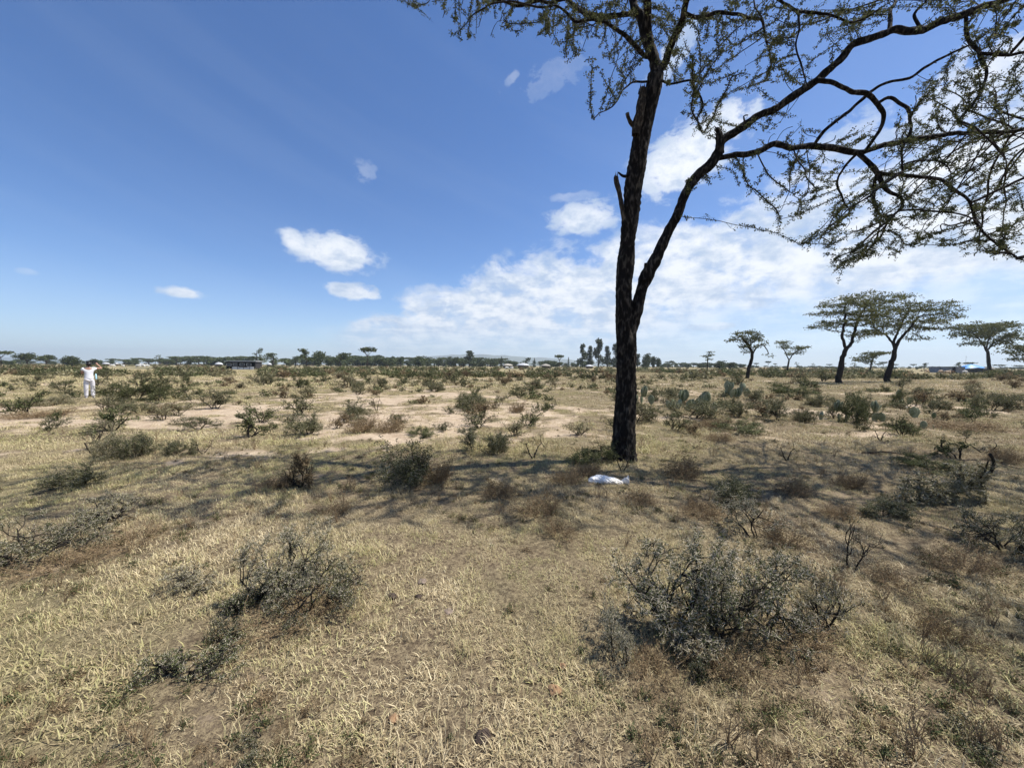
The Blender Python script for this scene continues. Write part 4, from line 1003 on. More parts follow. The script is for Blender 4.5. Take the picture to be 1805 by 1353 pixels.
# ------------------------------------------------------------------ the plain's own shrubs, each by itself; only the farthest as one mass
SM = []
for i, (lf, wd) in enumerate([('leaf_grey', 'shrub_wood'), ('leaf_green', 'shrub_dark'), ('leaf_grey', 'shrub_dark'), ('leaf_brown', 'shrub_wood'), ('leaf_silver', 'shrub_wood'), ('leaf_green', 'shrub_dark')]):
    SM.append((shrub_meshes(60 + i, 0.55 + 0.1 * (i % 3), 1.0, 6, 2, 0.10, 0.018, lf, 0.050, 0.085, 4, wood=wd, kids=(4, 6), spread=0.045, dens=0.75), 0.55 + 0.1 * (i % 3), 1.0))
def plain_shrubs():
    rng = np.random.default_rng(5); pts = [(a, b_, c) for a, b_, c in traced]; out = 0; tries = 0
    sets = {}
    word = ['grey', 'dark green', 'grey-green', 'dry brown', 'silvery grey', 'green']
    while out < 285 and tries < 20000:
        tries += 1
        py = 653 + 125 * rng.random() ** 2.0; px = rng.uniform(-60, 1865); g = gp(px, py)
        if g.y > 75 or g.y < 8.5: continue
        leftzone = px < 330 and py < 700
        dens = 0.25 + 0.9 * fbm(np.array([g.x * 0.12]), np.array([g.y * 0.12]), 71, 3)[0] + (0.35 if leftzone else 0) - (0.35 if 340 < px < 1060 and 690 < py < 740 else 0)
        if py > 735 or (px > 1150 and py < 690): dens -= 0.15
        if rng.random() > dens: continue
        w = (0.35 + 0.95 * rng.random() ** 1.6) * (1.3 if g.y > 25 else 0.8)
        if any((g.x - a) ** 2 + (g.y - b_) ** 2 < ((c + w) * 0.42) ** 2 for a, b_, c in pts): continue
        if abs(px - 160) < 22 and 690 < py < 722: continue
        if 395 < px < 460 and py < 664: continue
        pts.append((g.x, g.y, w)); k = rng.integers(6) if not leftzone else rng.choice([0, 1, 2, 2, 5])
        ms, H, W = SM[k]; h = w * rng.uniform(0.42, 0.75) / H
        zone = 'left side' if px < 330 else 'left of centre' if px < 700 else 'left of the trunk' if px < 1090 else 'right of the trunk' if px < 1420 else 'right side'
        dist = 'far out' if g.y > 34 else 'midway on the plain' if g.y > 18 else 'on the nearer plain'
        g.z = hz(g.x, g.y) - 0.02
        o = shrub_obj(ms[:2], g, rng.uniform(0, 6.28), (w, w, h), 'shrub', 'shrub', 'shrub', '%s shrubs %s %s' % (word[k], dist, zone)); out += 1
        sets.setdefault((word[k], dist, zone), []).append((px, o))
    ORD = 'leftmost second third fourth fifth sixth seventh eighth ninth tenth eleventh twelfth thirteenth fourteenth fifteenth sixteenth seventeenth eighteenth nineteenth twentieth'.split()
    ORD2 = 'first second third fourth fifth sixth seventh eighth ninth tenth'.split()
    for (w_, d_, z_), L in sets.items():
        L.sort(key=lambda t: t[0])
        for i, (_, o) in enumerate(L):
            place_ = '' if len(L) == 1 else (', leftmost such' if i == 0 else ', %s such from left' % (ORD[i] if i < 20 else 'twenty-' + ORD2[i - 20]))
            o['label'] = 'small %s shrub %s, %s%s' % (w_, d_, z_, place_)
    return pts
allshrubs = plain_shrubs()
def far_scrub():
    rng = np.random.default_rng(8); ms = []
    for i, lf in enumerate(['leaf_grey', 'leaf_green', 'leaf_silver', 'leaf_brown', 'leaf_grey']):
        mb = MB(); C = rng.normal(0, 1, (34, 3)) * (0.36, 0.36, 0.16) + (0, 0, 0.30); C[:, 2] = np.maximum(C[:, 2], 0.04); tufts(mb, C, rng, 5, 0.16, 0.24, 0, 0.8, 0.6)
        for _ in range(4): tube(mb, [(0, 0, 0), (rng.uniform(-.3, .3), rng.uniform(-.3, .3), 0.45)], [0.03, 0.01], 3, 1)
        ms.append(mb.mesh('scrub_clump', [lf, 'bark_far']))
    c = protos('scrub', ms); pts = []
    def lay(n, y0, y1, s0, s1, pw=1.0):
        y = y0 * (y1 / y0) ** (rng.random(n) ** pw); x = rng.uniform(-1.6, 1.6, n) * y
        k = (fbm(x * 0.05, y * 0.05, 81, 4) + 0.12 * (x < -0.6 * y) - 0.06 * (x > 0.5 * y)) > 0.47; x, y = x[k], y[k]
        for a, b_ in zip(x, y): pts.append((a, b_, rng.uniform(s0, s1)))
    lay(2300, 45, 130, 0.5, 1.3); lay(1500, 120, 420, 0.7, 1.6); lay(1300, 400, 1500, 1.6, 3.4)
    for a, b_ in [(rng.uniform(-24, 24), rng.uniform(14, 46)) for _ in range(420)]:   # knee-high dry stalks between the shrubs
        if abs(a) < b_ * 1.4 and cover(np.array([a]), np.array([b_]))[0] > 0.35: pts.append((a, b_, rng.uniform(0.18, 0.42)))
    pts = [q for q in pts if not any(a < CX + FPX * q[0] / q[1] < b_ and y0 < q[1] < y1 for a, b_, y0, y1 in [(185, 272, 55, 180), (882, 912, 60, 156), (1622, 1712, 50, 110), (1640, 1745, 60, 122), (402, 460, 40, 122), (480, 520, 100, 120)])]
    p = np.array(pts); n = len(p); z = height(p[:, 0], p[:, 1])
    instancer('scrub', np.stack([p[:, 0], p[:, 1], z], -1), np.stack([np.zeros(n), np.zeros(n), rng.uniform(0, 6.28, n)], -1), p[:, 2], rng.integers(0, 5, n), c)
far_scrub()

# ------------------------------------------------------------------ acacias on the plain
def acacia_meshes(seed, trunk, trunk_r, crown, leafn, leafsize, kill=0.35, step=0.22, leaf='leaf_far_acacia', layers=None):
    """trunk: list of polylines (metres); crown: list of flat ellipsoids (x, y, z, rx, ry, rz, n)"""
    rng = np.random.default_rng(seed); nodes, par = [], []; tmb = MB(); ids0 = None; lines = []
    for li, (P, (ra, rb), pa) in enumerate([(t, r, p) for t, r, p in zip(trunk, trunk_r, range(-1, len(trunk) - 1))]):
        Q = resample(P, step); prev = -1
        if li: prev = min(range(len(nodes)), key=lambda i: np.linalg.norm(nodes[i] - Q[0])); Q[0] = nodes[prev]
        Q[1:] += rng.normal(0, 0.03, Q[1:].shape)
        for p in Q: nodes.append(p); par.append(prev); prev = len(nodes) - 1
        tube(tmb, Q, np.linspace(ra, rb, len(Q)), 9, 0, 0.06, rng)
    A = []
    for (x, y, z, rx, ry, rz_, n) in crown:
        d = rdir(rng, n) * rng.random((n, 1)) ** (1 / 2.5); A.append(d * (rx, ry, rz_) + (x, y, z))
    A = np.concatenate(A)
    Pn, parn = colonize(nodes, par, A, step, 5.0, kill, 70, rng, (0, 0, -0.02), 0.18)
    radp, kids = pipe(Pn, parn, 0.012, 2.1); tr = np.zeros(len(Pn), bool); tr[:len(nodes)] = True; C = []
    bmb = MB()
    for run in chains_of(Pn, parn, radp, kids, tr):
        rr = np.minimum(radp[run], trunk_r[0][0] * 0.42); rr[0] = rr[1]; tube(bmb, Pn[run], rr, 4, cap=False)
        for i, r_ in zip(run[1:], rr[1:]):
            if r_ < 0.05: C.append(Pn[i])
    C = np.array(C); C = np.repeat(C, leafn, 0) + rng.normal(0, 1, (len(C) * leafn, 3)) * (kill * 0.65, kill * 0.65, kill * 0.16)
    f = MB(); tufts(f, C, rng, 4, leafsize * 0.7, leafsize, 0, 0.45, 0.6)
    return [tmb.mesh('acacia_trunk', ['bark_dark_far'], True), bmb.mesh('acacia_branches', ['bark_dark_far']), f.mesh('acacia_foliage', [leaf])]
MAT['bark_dark_far'] = plain('dark_bark', (0.028, 0.021, 0.016), 0.9, 0.35, 4)
def plain_tree(me, loc, label, sc=1.0, rz=0.0, group=None, name='acacia_tree'):
    o = tag(empty(name, loc, rz), label, 'tree', group); o.scale = (sc,) * 3 if not isinstance(sc, tuple) else sc
    for n, m in zip(['trunk', 'branches', 'foliage'], me):
        c = link(n, m, o)
        if n == 'branches': c['kind'] = 'stuff'
        if n == 'foliage': c['kind'] = 'stuff'
    return o
def local(px, py, base, dy=0.0):
    p = at(px, py, base.y + dy); return np.array((p.x - base.x, dy, p.z))
def ell(px, py, base, wpx, hpx, n, dy=0.0, ry=None):
    c = local(px, py, base, dy); Y = base.y; return (*c, wpx / FPX * Y, ry or wpx / FPX * Y * 0.8, hpx / FPX * Y, n)
B = gp(1479, 676)
tr = [[local(*p, B) for p in [(1479, 678), (1479, 664), (1484, 640), (1486, 625), (1491, 615)]], [local(*p, B, ) for p in [(1491, 615), (1487, 600), (1485, 585), (1490, 562), (1487, 545)]], [local(1491, 615, B), local(1500, 606, B, .3), local(1505, 590, B, .6), local(1512, 565, B, .8), local(1525, 540, B, 1.0)]]
cr_ = [ell(1490, 535, B, 46, 9, 170), ell(1540, 530, B, 50, 11, 210, 0.5), ell(1455, 553, B, 32, 6, 80), ell(1520, 553, B, 52, 8, 190, -0.6), ell(1448, 575, B, 26, 4, 50), ell(1500, 568, B, 60, 7, 150), ell(1525, 590, B, 40, 6, 80, 0.4), ell(1515, 520, B, 40, 5, 80)]
plain_tree(acacia_meshes(1, tr, [(0.27, 0.18), (0.13, 0.08), (0.15, 0.08)], cr_, 4, 0.125, 0.34), (B.x, B.y, 0), 'left acacia of the touching pair at the right, trunk forked low')
B = gp(1566, 674)
tr = [[local(*p, B) for p in [(1564, 677), (1567, 655), (1575, 630), (1577, 618)]], [local(1577, 618, B), local(1572, 603, B, .3), local(1560, 590, B, .5), local(1540, 578, B, .8)], [local(1577, 618, B), local(1585, 600, B), local(1598, 585, B), local(1618, 560, B, -.4)], [local(1577, 618, B), local(1577, 598, B, .3), local(1590, 570, B, .6), local(1600, 550, B, .8)]]
cr_ = [ell(1600, 540, B, 58, 8, 180), ell(1650, 545, B, 42, 7, 130), ell(1660, 560, B, 36, 7, 90), ell(1590, 522, B, 24, 5, 50), ell(1560, 555, B, 50, 9, 160, .5), ell(1600, 570, B, 66, 7, 190), ell(1545, 585, B, 36, 6, 90), ell(1635, 580, B, 40, 4, 80), ell(1620, 597, B, 22, 4, 35), ell(1680, 532, B, 16, 3, 30)]
plain_tree(acacia_meshes(2, tr, [(0.28, 0.19), (0.12, 0.07), (0.16, 0.09), (0.12, 0.07)], cr_, 4, 0.125, 0.34), (B.x, B.y, 0), 'right acacia of the touching pair at the right, leaning trunk spreading into several limbs')
B = gcol(1744, 112)
tr = [[local(*p, B) for p in [(1745, 658), (1743, 640), (1741, 620), (1737, 612)]], [local(1739, 616, B), local(1728, 600, B), local(1715, 588, B)], [local(1740, 618, B), local(1752, 605, B), local(1775, 595, B)], [local(1739, 614, B), local(1742, 600, B, 1), local(1748, 586, B, 1.5)]]
cr_ = [ell(1730, 575, B, 42, 8, 170), ell(1765, 573, B, 28, 7, 110), ell(1700, 592, B, 22, 5, 60), ell(1735, 588, B, 40, 8, 130), ell(1775, 596, B, 28, 6, 90), ell(1760, 605, B, 24, 5, 60), ell(1715, 607, B, 20, 3, 30)]
plain_tree(acacia_meshes(3, tr, [(0.48, 0.32), (0.22, 0.12), (0.22, 0.12), (0.20, 0.11)], cr_, 4, 0.42, 0.85, 0.5), (B.x, B.y, 0), 'acacia standing alone right of the touching pair, beside the blue tent')
B = gcol(1815, 95)
tr = [[local(*p, B) for p in [(1818, 658), (1815, 640), (1812, 628)]], [local(1812, 628, B), local(1800, 615, B), local(1790, 608, B)]]
cr_ = [ell(1800, 610, B, 24, 5, 90), ell(1795, 622, B, 30, 5, 90), ell(1830, 612, B, 34, 7, 120), ell(1812, 634, B, 28, 4, 70)]
plain_tree(acacia_meshes(4, tr, [(0.40, 0.3), (0.2, 0.12)], cr_, 4, 0.36, 0.75, 0.45), (B.x, B.y, 0), 'layered acacia cut by the right edge of the picture')
B = gp(1319, 667)
tr = [[local(*p, B) for p in [(1317, 668), (1320, 650), (1324, 635), (1326, 622), (1318, 606), (1310, 598)]], [local(1325, 628, B), local(1332, 615, B), local(1345, 608, B), local(1356, 624, B)], [local(1320, 610, B), local(1330, 600, B), local(1335, 590, B)]]
cr_ = [ell(1318, 586, B, 22, 5, 80), ell(1292, 600, B, 13, 3, 30), ell(1325, 598, B, 24, 5, 70), ell(1316, 612, B, 16, 4, 40), ell(1343, 608, B, 12, 4, 30), ell(1355, 625, B, 6, 2, 12), ell(1315, 622, B, 9, 2, 14)]
plain_tree(acacia_meshes(5, tr, [(0.24, 0.14), (0.10, 0.05), (0.08, 0.05)], cr_, 4, 0.20, 0.42, 0.25), (B.x, B.y, 0), 'slender crooked acacia with thin tiered crown, left of the V shaped one')
B = gcol(1387, 98)
tr = [[local(*p, B) for p in [(1387, 657), (1389, 645), (1391, 634)]], [local(1391, 634, B), local(1384, 620, B), local(1380, 612, B)], [local(1391, 634, B), local(1400, 622, B), local(1415, 615, B)]]
cr_ = [ell(1379, 603, B, 16, 3, 60), ell(1412, 612, B, 17, 3, 60), ell(1385, 612, B, 12, 3, 30), ell(1400, 622, B, 16, 3, 30), ell(1422, 610, B, 7, 2, 14)]
plain_tree(acacia_meshes(6, tr, [(0.24, 0.18), (0.13, 0.08), (0.13, 0.08)], cr_, 4, 0.30, 0.6, 0.35), (B.x, B.y, 0), 'small acacia with V shaped forked crown between the slender one and the touching pair')
B = gcol(1534, 100)
tr = [[local(*p, B) for p in [(1533, 660), (1535, 645), (1539, 632), (1544, 627)]]]
cr_ = [ell(1546, 622, B, 26, 3, 110), ell(1518, 634, B, 18, 2, 50), ell(1530, 629, B, 18, 2, 40)]
plain_tree(acacia_meshes(7, tr, [(0.22, 0.14)], cr_, 4, 0.30, 0.6, 0.35), (B.x, B.y, 0), 'small flat-topped acacia seen between the two trunks of the touching pair')
B = gcol(1247, 110)
tr = [[local(*p, B) for p in [(1247, 657), (1247, 640), (1248, 628), (1251, 620)]]]
cr_ = [ell(1252, 620, B, 7, 2, 24), ell(1243, 628, B, 9, 2, 26), ell(1250, 633, B, 9, 2, 20), ell(1252, 626, B, 7, 3, 20)]
plain_tree(acacia_meshes(8, tr, [(0.16, 0.10)], cr_, 4, 0.26, 0.5, 0.3), (B.x, B.y, 0), 'small spindly tree right of the tall trunk, by the round-topped trees')

# ------------------------------------------------------------------ far trees along the horizon
def far_kind(kind, seed):
    rng = np.random.default_rng(seed); mb = MB(); C = []
    def blob(c, r, n): return rdir(rng, n) * rng.random((n, 1)) ** 0.4 * r + c
    if kind == 'flat':
        tube(mb, [(0, 0, 0), (0.02, 0, 0.45), (0.0, 0, 0.62)], [0.035, 0.025, 0.02], 5, 1)
        for a in np.linspace(0, 6.28, 8)[:-1]: tube(mb, [(0, 0, 0.55), (0.2 * math.cos(a), 0.2 * math.sin(a), 0.75), (0.42 * math.cos(a), 0.42 * math.sin(a), 0.86)], [0.018, 0.012, 0.006], 3, 1)
        C = blob((0, 0, 0.90), (0.62, 0.62, 0.055), 150)
    elif kind == 'tiered':
        tube(mb, [(0, 0, 0), (0.03, 0, 0.4), (-0.03, 0, 0.85)], [0.04, 0.03, 0.012], 5, 1)
        C = []
        for z in (0.45, 0.62, 0.78, 0.92):
            a = rng.uniform(0, 6.28); r = rng.uniform(0.2, 0.42); c = (math.cos(a) * r * 0.7, math.sin(a) * r * 0.7, z); tube(mb, [(0, 0, z - 0.18), c], [0.018, 0.008], 3, 1); C.append(blob(c, (r, r, 0.045), 42))
        C = np.concatenate(C)
    elif kind == 'round':
        tube(mb, [(0, 0, 0), (0, 0, 0.5)], [0.05, 0.03], 5, 1)
        for a in np.linspace(0, 6.28, 6)[:-1]: tube(mb, [(0, 0, 0.3), (0.3 * math.cos(a), 0.3 * math.sin(a), 0.62)], [0.022, 0.008], 3, 1)
        C = np.concatenate([blob((rng.uniform(-.3, .3), rng.uniform(-.3, .3), rng.uniform(0.55, 0.8)), (0.3, 0.3, 0.19), 55) for _ in range(6)])
    elif kind == 'bush':
        C = np.concatenate([blob((rng.uniform(-.3, .3), rng.uniform(-.3, .3), rng.uniform(0.25, 0.7)), (0.3, 0.3, 0.26), 60) for _ in range(7)]); tube(mb, [(0, 0, 0), (0, 0, 0.5)], [0.05, 0.03], 5, 1)
    elif kind == 'gum':
        tube(mb, [(0, 0, 0), (0.01, 0, 0.5), (-0.01, 0, 0.95)], [0.022, 0.016, 0.005], 5, 1)
        C = np.concatenate([blob((rng.uniform(-.11, .11) * (1.25 - z), rng.uniform(-.11, .11), z), (0.15 * (1.2 - z * 0.7), 0.15 * (1.2 - z * 0.7), 0.07), 46) for z in np.linspace(0.22, 0.95, 9) + rng.uniform(-.02, .02, 9)])
    elif kind == 'cone':
        tube(mb, [(0, 0, 0), (0, 0, 0.9)], [0.03, 0.005], 5, 1)
        z = rng.random(260) ** 1.3; a = rng.uniform(0, 6.28, 260); r = 0.24 * (1.02 - z) * np.sqrt(rng.random(260)); C = np.stack([r * np.cos(a), r * np.sin(a), 0.06 + z * 0.92], -1)
    elif kind == 'spindly':
        tube(mb, [(0, 0, 0), (0.02, 0, 0.4), (-0.02, 0, 0.98)], [0.03, 0.02, 0.006], 5, 1); C = []
        for z in np.linspace(0.35, 0.95, 8):
            a = rng.uniform(0, 6.28); r = rng.uniform(0.15, 0.32); c = (math.cos(a) * r, math.sin(a) * r, z + 0.06); tube(mb, [(0, 0, z - 0.05), c], [0.014, 0.005], 3, 1); C.append(blob(c, (0.13, 0.13, 0.03), 14))
        C = np.concatenate(C)
    s = {'flat': 0.10, 'tiered': 0.09, 'round': 0.10, 'bush': 0.11, 'gum': 0.055, 'cone': 0.05, 'spindly': 0.06}[kind]
    cm = MB(); tufts(cm, C, rng, 3, s * 0.5, s, 0, 0.7 if kind in ('flat', 'tiered') else 1.0, 0.7)
    return [mb.mesh('far_tree_trunk', ['bark_far', 'bark_far']), cm.mesh('far_tree_crown', ['leaf_gum' if kind in ('gum', 'cone') else 'leaf_wood'])]
FK = {k: [far_kind(k, 300 + 10 * i + j) for j in range(2)] for i, k in enumerate(['flat', 'tiered', 'round', 'bush', 'gum', 'cone', 'spindly'])}
HOR = lambda px: 640.2 + px / 1805 * 8.4
def far_tree(px, top, wpx, kind, Y, label, group=None, seed=0, name=None):
    g = gcol(px, Y); h = (HOR(px) - top) / FPX * Y + CAM_H; w = wpx / FPX * Y
    W0 = {'flat': 1.24, 'tiered': 1.0, 'round': 1.15, 'bush': 1.15, 'gum': 0.38, 'cone': 0.44, 'spindly': 0.75}[kind]
    nm = name or {'gum': 'gum_tree', 'cone': 'cypress_tree', 'bush': 'bushy_tree', 'round': 'round_tree'}.get(kind, 'acacia_tree')
    o = tag(empty(nm, g, seed * 1.7), label, 'tree', group); o.scale = (w / W0, w / W0, h)
    for n, m in zip(['trunk', 'crown'], FK[kind][seed % 2]): link(n, m, o)
    return o
far_list = [
 (2,619,30,'flat',170,'tiered acacia cut by the left edge, on the horizon'), (48,621,30,'round',210,'round-crowned tree with forked trunk, first from the left edge on the horizon'),
 (82,625,28,'round',230,'round-crowned tree second from the left edge on the horizon'), (126,625,27,'bush',210,'dark blocky tree left of the person, reaching the ground'), (281,627,13,'spindly',300,'thin little tree on the horizon between the person and the long low building'),
 (453,616,20,'spindly',125,'spindly tree just right of the long low building'), (482,623,36,'tiered',260,'wide flat acacia right of the spindly tree by the building'), (540,615,26,'tiered',190,'half bare leaning tree on the horizon, left of the rounded gum trees'),
 (562,616,26,'bush',280,'rounded gum tree beside the half bare leaning tree'), (600,622,38,'tiered',250,'broad acacia left of the classic umbrella tree'), (648,613,31,'flat',200,'classic umbrella acacia standing tallest in the left tree line'),
 (668,627,14,'cone',330,'pointed dark tree just right of the umbrella acacia'), (706,628,14,'round',300,'lollipop shaped tree standing before the left tree line'), (738,625,28,'bush',320,'broad bushy tree topping the tree line right of the lollipop tree'),
 (801,627,16,'bush',330,'round tree left of the tall narrow gum tree'), (827,619,20,'gum',300,'tall narrow gum tree alone at the right end of the left tree line'), (884,629,6,'cone',320,'lone narrow cypress above the first pale hut roof'),
 (942,631,6,'cone',320,'narrow cypress between two pale hut roofs'), (928,631,18,'tiered',260,'dark flat tree right behind the middle hut'), (986,626,17,'flat',230,'small leaning umbrella acacia left of the tall gum trees'), (1002,630,6,'cone',330,'small cypress right of the small leaning umbrella acacia'),
 (1027,607,15,'gum',300,'left one of the tall gum trees beside the trunk'), (1040,612,15,'gum',310,'bushier gum tree, second from the left beside the trunk'), (1055,598,20,'gum',300,'tallest gum tree left of the trunk'), (1070,612,14,'gum',320,'thin gum tree between the tallest one and the trunk'),
 (1086,606,20,'gum',300,'gum tree half hidden by the left side of the trunk'), (1124,625,12,'gum',310,'small gum tree peeping out right of the trunk'), (1139,620,18,'bush',310,'tall rounded gum tree right of the trunk'), (1151,626,12,'bush',315,'middle one of the rounded gum trees right of the trunk'), (1161,628,12,'bush',310,'rightmost of the rounded gum trees right of the trunk'),
 (1185,636,16,'tiered',420,'low flat tree on the horizon right of the rounded gum trees'), (1268,634,22,'bush',230,'dark round-topped tree behind the small spindly tree'), (1287,637,16,'bush',240,'low dark tree right of the round-topped one'),
 (1333,640,9,'flat',420,'tiny tree on the horizon right behind the slender acacia'), (1354,637,10,'flat',400,'tiny flat tree on the horizon, second right of the slender acacia'), (1366,641,6,'flat',460,'tiniest tree on the horizon left of the V shaped acacia'),
 (1405,639,8,'spindly',420,'tiny thin tree on the horizon right of the V shaped acacia'), (1432,641,7,'spindly',430,'tiny thin tree on the horizon, second right of the V shaped acacia'), (1462,642,9,'flat',400,'tiny flat tree on the horizon just left of the touching pair'),
 (1485,640,10,'flat',380,'tiny flat tree on the horizon seen behind the left trunk of the pair'), (1506,640,11,'spindly',340,'tiny thin tree on the horizon between the two trunks of the pair'), (1549,641,12,'flat',300,'small flat tree on the horizon left of the right trunk of the pair'), (1557,638,12,'flat',300,'small flat tree touching the right trunk of the pair'),
 (1579,642,8,'flat',420,'tiny flat tree on the horizon just right of the touching pair'), (1610,642,9,'flat',380,'tiny flat tree on the horizon, second right of the touching pair'), (1629,640,11,'tiered',330,'small tiered tree on the horizon left of the long grey shed'),
 (1691,639,11,'tiered',240,'small tree standing behind the long grey shed'), (1709,639,17,'flat',230,'small flat tree rising behind the blue tent'), (1763,643,18,'flat',240,'low flat tree between the lone acacia and the right edge'), (1795,644,14,'flat',240,'low flat tree under the layered acacia at the right edge'),
 (14,634,20,'bush',240,'low dark bush tree left of the first round-crowned tree'), (167,631,14,'bush',260,'dark tree behind the head of the person'),
]
for i, (px, top, w, k, Y, lab) in enumerate(far_list): far_tree(px, top, w, k, Y, lab, None, i)
def tree_line():
    rng = np.random.default_rng(12); mb = MB()
    def put_(x, y, w, h, k):
        tm, cm = FK[k][rng.integers(2)]; a = rng.uniform(0, 6.28); ca, sa = math.cos(a), math.sin(a)
        for me, m in ((tm, 0), (cm, 1)):
            n = len(me.vertices); v = np.empty(n * 3, np.float32); me.vertices.foreach_get('co', v); v = v.reshape(-1, 3); f = np.empty(len(me.loops), np.int32); me.loops.foreach_get('vertex_index', f)
            V = np.stack([(v[:, 0] * ca - v[:, 1] * sa) * w + x, (v[:, 0] * sa + v[:, 1] * ca) * w + y, v[:, 2] * h], -1)
            if m: mb.add(V, f.reshape(-1, 4), None, 1)
            else:
                tot = np.empty(len(me.polygons), np.int32); me.polygons.foreach_get('loop_total', tot); nq = int((tot == 4).sum()) * 4
                mb.add(V, f[:nq].reshape(-1, 4), f[nq:].reshape(-1, 3), 0)
    env = [(-300, 6), (150, 7), (200, 9), (260, 9), (320, 12), (400, 13), (460, 14), (560, 16), (640, 16), (740, 15), (860, 12), (1000, 9), (1090, 9), (1170, 8), (1300, 6), (1330, 2.0), (1800, 2.0), (2100, 3)]
    for _ in range(430):
        px = rng.uniform(-260, 2060); Y = rng.uniform(330, 520); top = np.interp(px, [e[0] for e in env], [e[1] for e in env])
        if px < 150 and rng.random() < 0.6: continue
        if px > 1320 and rng.random() < 0.35: Y = rng.uniform(600, 900)
        h = top / FPX * Y * rng.uniform(0.55, 1.12) + CAM_H; g = gcol(px, Y)
        k = rng.choice(['flat', 'tiered', 'round', 'bush', 'bush', 'bush'] if px > 560 else ['flat', 'flat', 'tiered', 'round', 'bush', 'bush']); put_(g.x, g.y, h * rng.uniform(0.9, 1.9), h, k)
    o = mb.obj('woodland', ['bark_far', 'leaf_wood']); o['kind'] = 'stuff'
tree_line()

# ------------------------------------------------------------------ huts, shed, tent
MAT['pale_sheet'] = plain('pale_roof_sheet', (0.45, 0.46, 0.47), 0.5, 0.1, 1.5)
MAT['white_panel'] = plain('white_wall_panel', (0.70, 0.70, 0.70), 0.6, 0.1, 2)
MAT['dark_in'] = plain('dark_timber_and_gaps', (0.035, 0.032, 0.034), 0.8, 0.3, 2)
MAT['glass'] = plain('dark_glass', (0.05, 0.06, 0.08), 0.15, 0.1, 2)
MAT['thatch'] = plain('weathered_thatch', (0.36, 0.33, 0.28), 0.9, 0.2, 3)
MAT['mud'] = plain('mud_wall', (0.10, 0.075, 0.055), 0.9, 0.3, 2)
MAT['grey_iron'] = plain('grey_sheet_iron', (0.26, 0.26, 0.28), 0.5, 0.2, 1.5)
MAT['dark_iron'] = plain('dark_roof_iron', (0.05, 0.055, 0.07), 0.5, 0.2, 1.5)
MAT['blue_tarp'] = plain('blue_tarpaulin', (0.05, 0.24, 0.62), 0.45, 0.25, 1.2)
def long_building():
    g = gcol(431, 120); rz = R(8); o = tag(empty('long_building', g, rz), 'long low building with pale flat roof and white low walls, left on the horizon', 'building')
    W, D, H = 8.2, 4.0, 2.45
    mb = MB(); box(mb, (0, 0, H), (W + 0.7, D + 0.9, 0.16)); box(mb, (0.2, 0, H + 0.10), (W - 1.5, D, 0.05)); mb.obj('roof', ['pale_sheet'], o)
    mb = MB(); box(mb, (0, D / 2 - 0.1, H / 2), (W, 0.15, H - 0.2)); box(mb, (-W / 2 + .08, 0, H / 2), (0.15, D - 0.3, H - 0.2)); box(mb, (W / 2 - .08, 0, H / 2), (0.15, D - 0.3, H - 0.2)); mb.obj('wall', ['dark_in'], o)
    for x0, x1, h in [(-2.6, -0.6, 0.75), (-0.5, 1.7, 0.6), (1.8, 3.6, 0.78)]:
        mb = MB(); box(mb, ((x0 + x1) / 2, -D / 2 + 0.1, h / 2), (x1 - x0, 0.12, h)); mb.obj('low_wall', ['white_panel'], o)
    for x in (-3.4, -1.6, 0.3, 2.2):
        mb = MB(); box(mb, (x, -D / 2 + 0.12, 1.45), (1.2, 0.05, 0.62)); p_ = mb.obj('window', ['glass'], o)
        mb = MB()
        for dz_ in (-0.34, 0.34): box(mb, (x, -D / 2 + 0.08, 1.45 + dz_), (1.3, 0.07, 0.06))
        for dx_ in (-0.63, 0.63): box(mb, (x + dx_, -D / 2 + 0.08, 1.45), (0.06, 0.07, 0.62))
        mb.obj('frame', ['white_panel'], p_)
    for x in np.linspace(-W / 2, W / 2, 6):
        mb = MB(); box(mb, (x, -D / 2 - 0.2, H / 2), (0.10, 0.10, H - 0.16)); mb.obj('post', ['dark_in'], o)
long_building()
def hut(px, Y, wpx, hh, label, roof='thatch', name='hut'):
    g = gcol(px, Y); o = tag(empty(name, g, px * 0.3), label, 'hut'); r = wpx / FPX * Y / 2; rng = np.random.default_rng(int(px)); k = 16
    def ring(z, rr): a = np.linspace(0, 6.283, k, endpoint=False); return [(rr * math.cos(t) * (1 + rng.normal(0, .02)), rr * 0.8 * math.sin(t), z + rng.normal(0, 0.03)) for t in a]
    def loft(rs, mat_, nm):
        V = sum(rs, []) + [(0, 0, rs[-1][0][2] + 0.12)]; n = len(rs); i = np.arange(n - 1)[:, None] * k; j = np.arange(k)[None]; j2 = (j + 1) % k; jj = np.arange(k)
        mb = MB(); mb.add(V, np.stack([i + j, i + j2, i + k + j2, i + k + j], -1).reshape(-1, 4), np.stack([(n - 1) * k + jj, (n - 1) * k + (jj + 1) % k, np.full(k, n * k)], -1)); return mb.obj(nm, [mat_], o)
    loft([ring(0, r * .86), ring(hh * .62, r * .86)], 'mud', 'wall'); loft([ring(hh * .58, r * 1.06), ring(hh * .74, r * .93), ring(hh * .9, r * .6), ring(hh, r * .2)], roof, 'roof')
    mb = MB(); box(mb, (-math.sin(px * 0.3) * 0 , -r * 0.70, hh * 0.27), (0.8, 0.1, hh * 0.52)); mb.obj('door', ['dark_in'], o)
hut(895, 215, 22, 2.5, 'leftmost of the pale roofed huts on the horizon, left of the tall trunk', 'thatch')
hut(922, 200, 22, 2.8, 'whitest and largest of the pale roofed huts left of the tall trunk', 'pale_sheet')
hut(962, 205, 17, 2.4, 'hut on the horizon midway between the whitest one and the gum trees', 'thatch')
hut(1039, 230, 16, 2.2, 'low pale hut below the tall gum trees', 'pale_sheet')
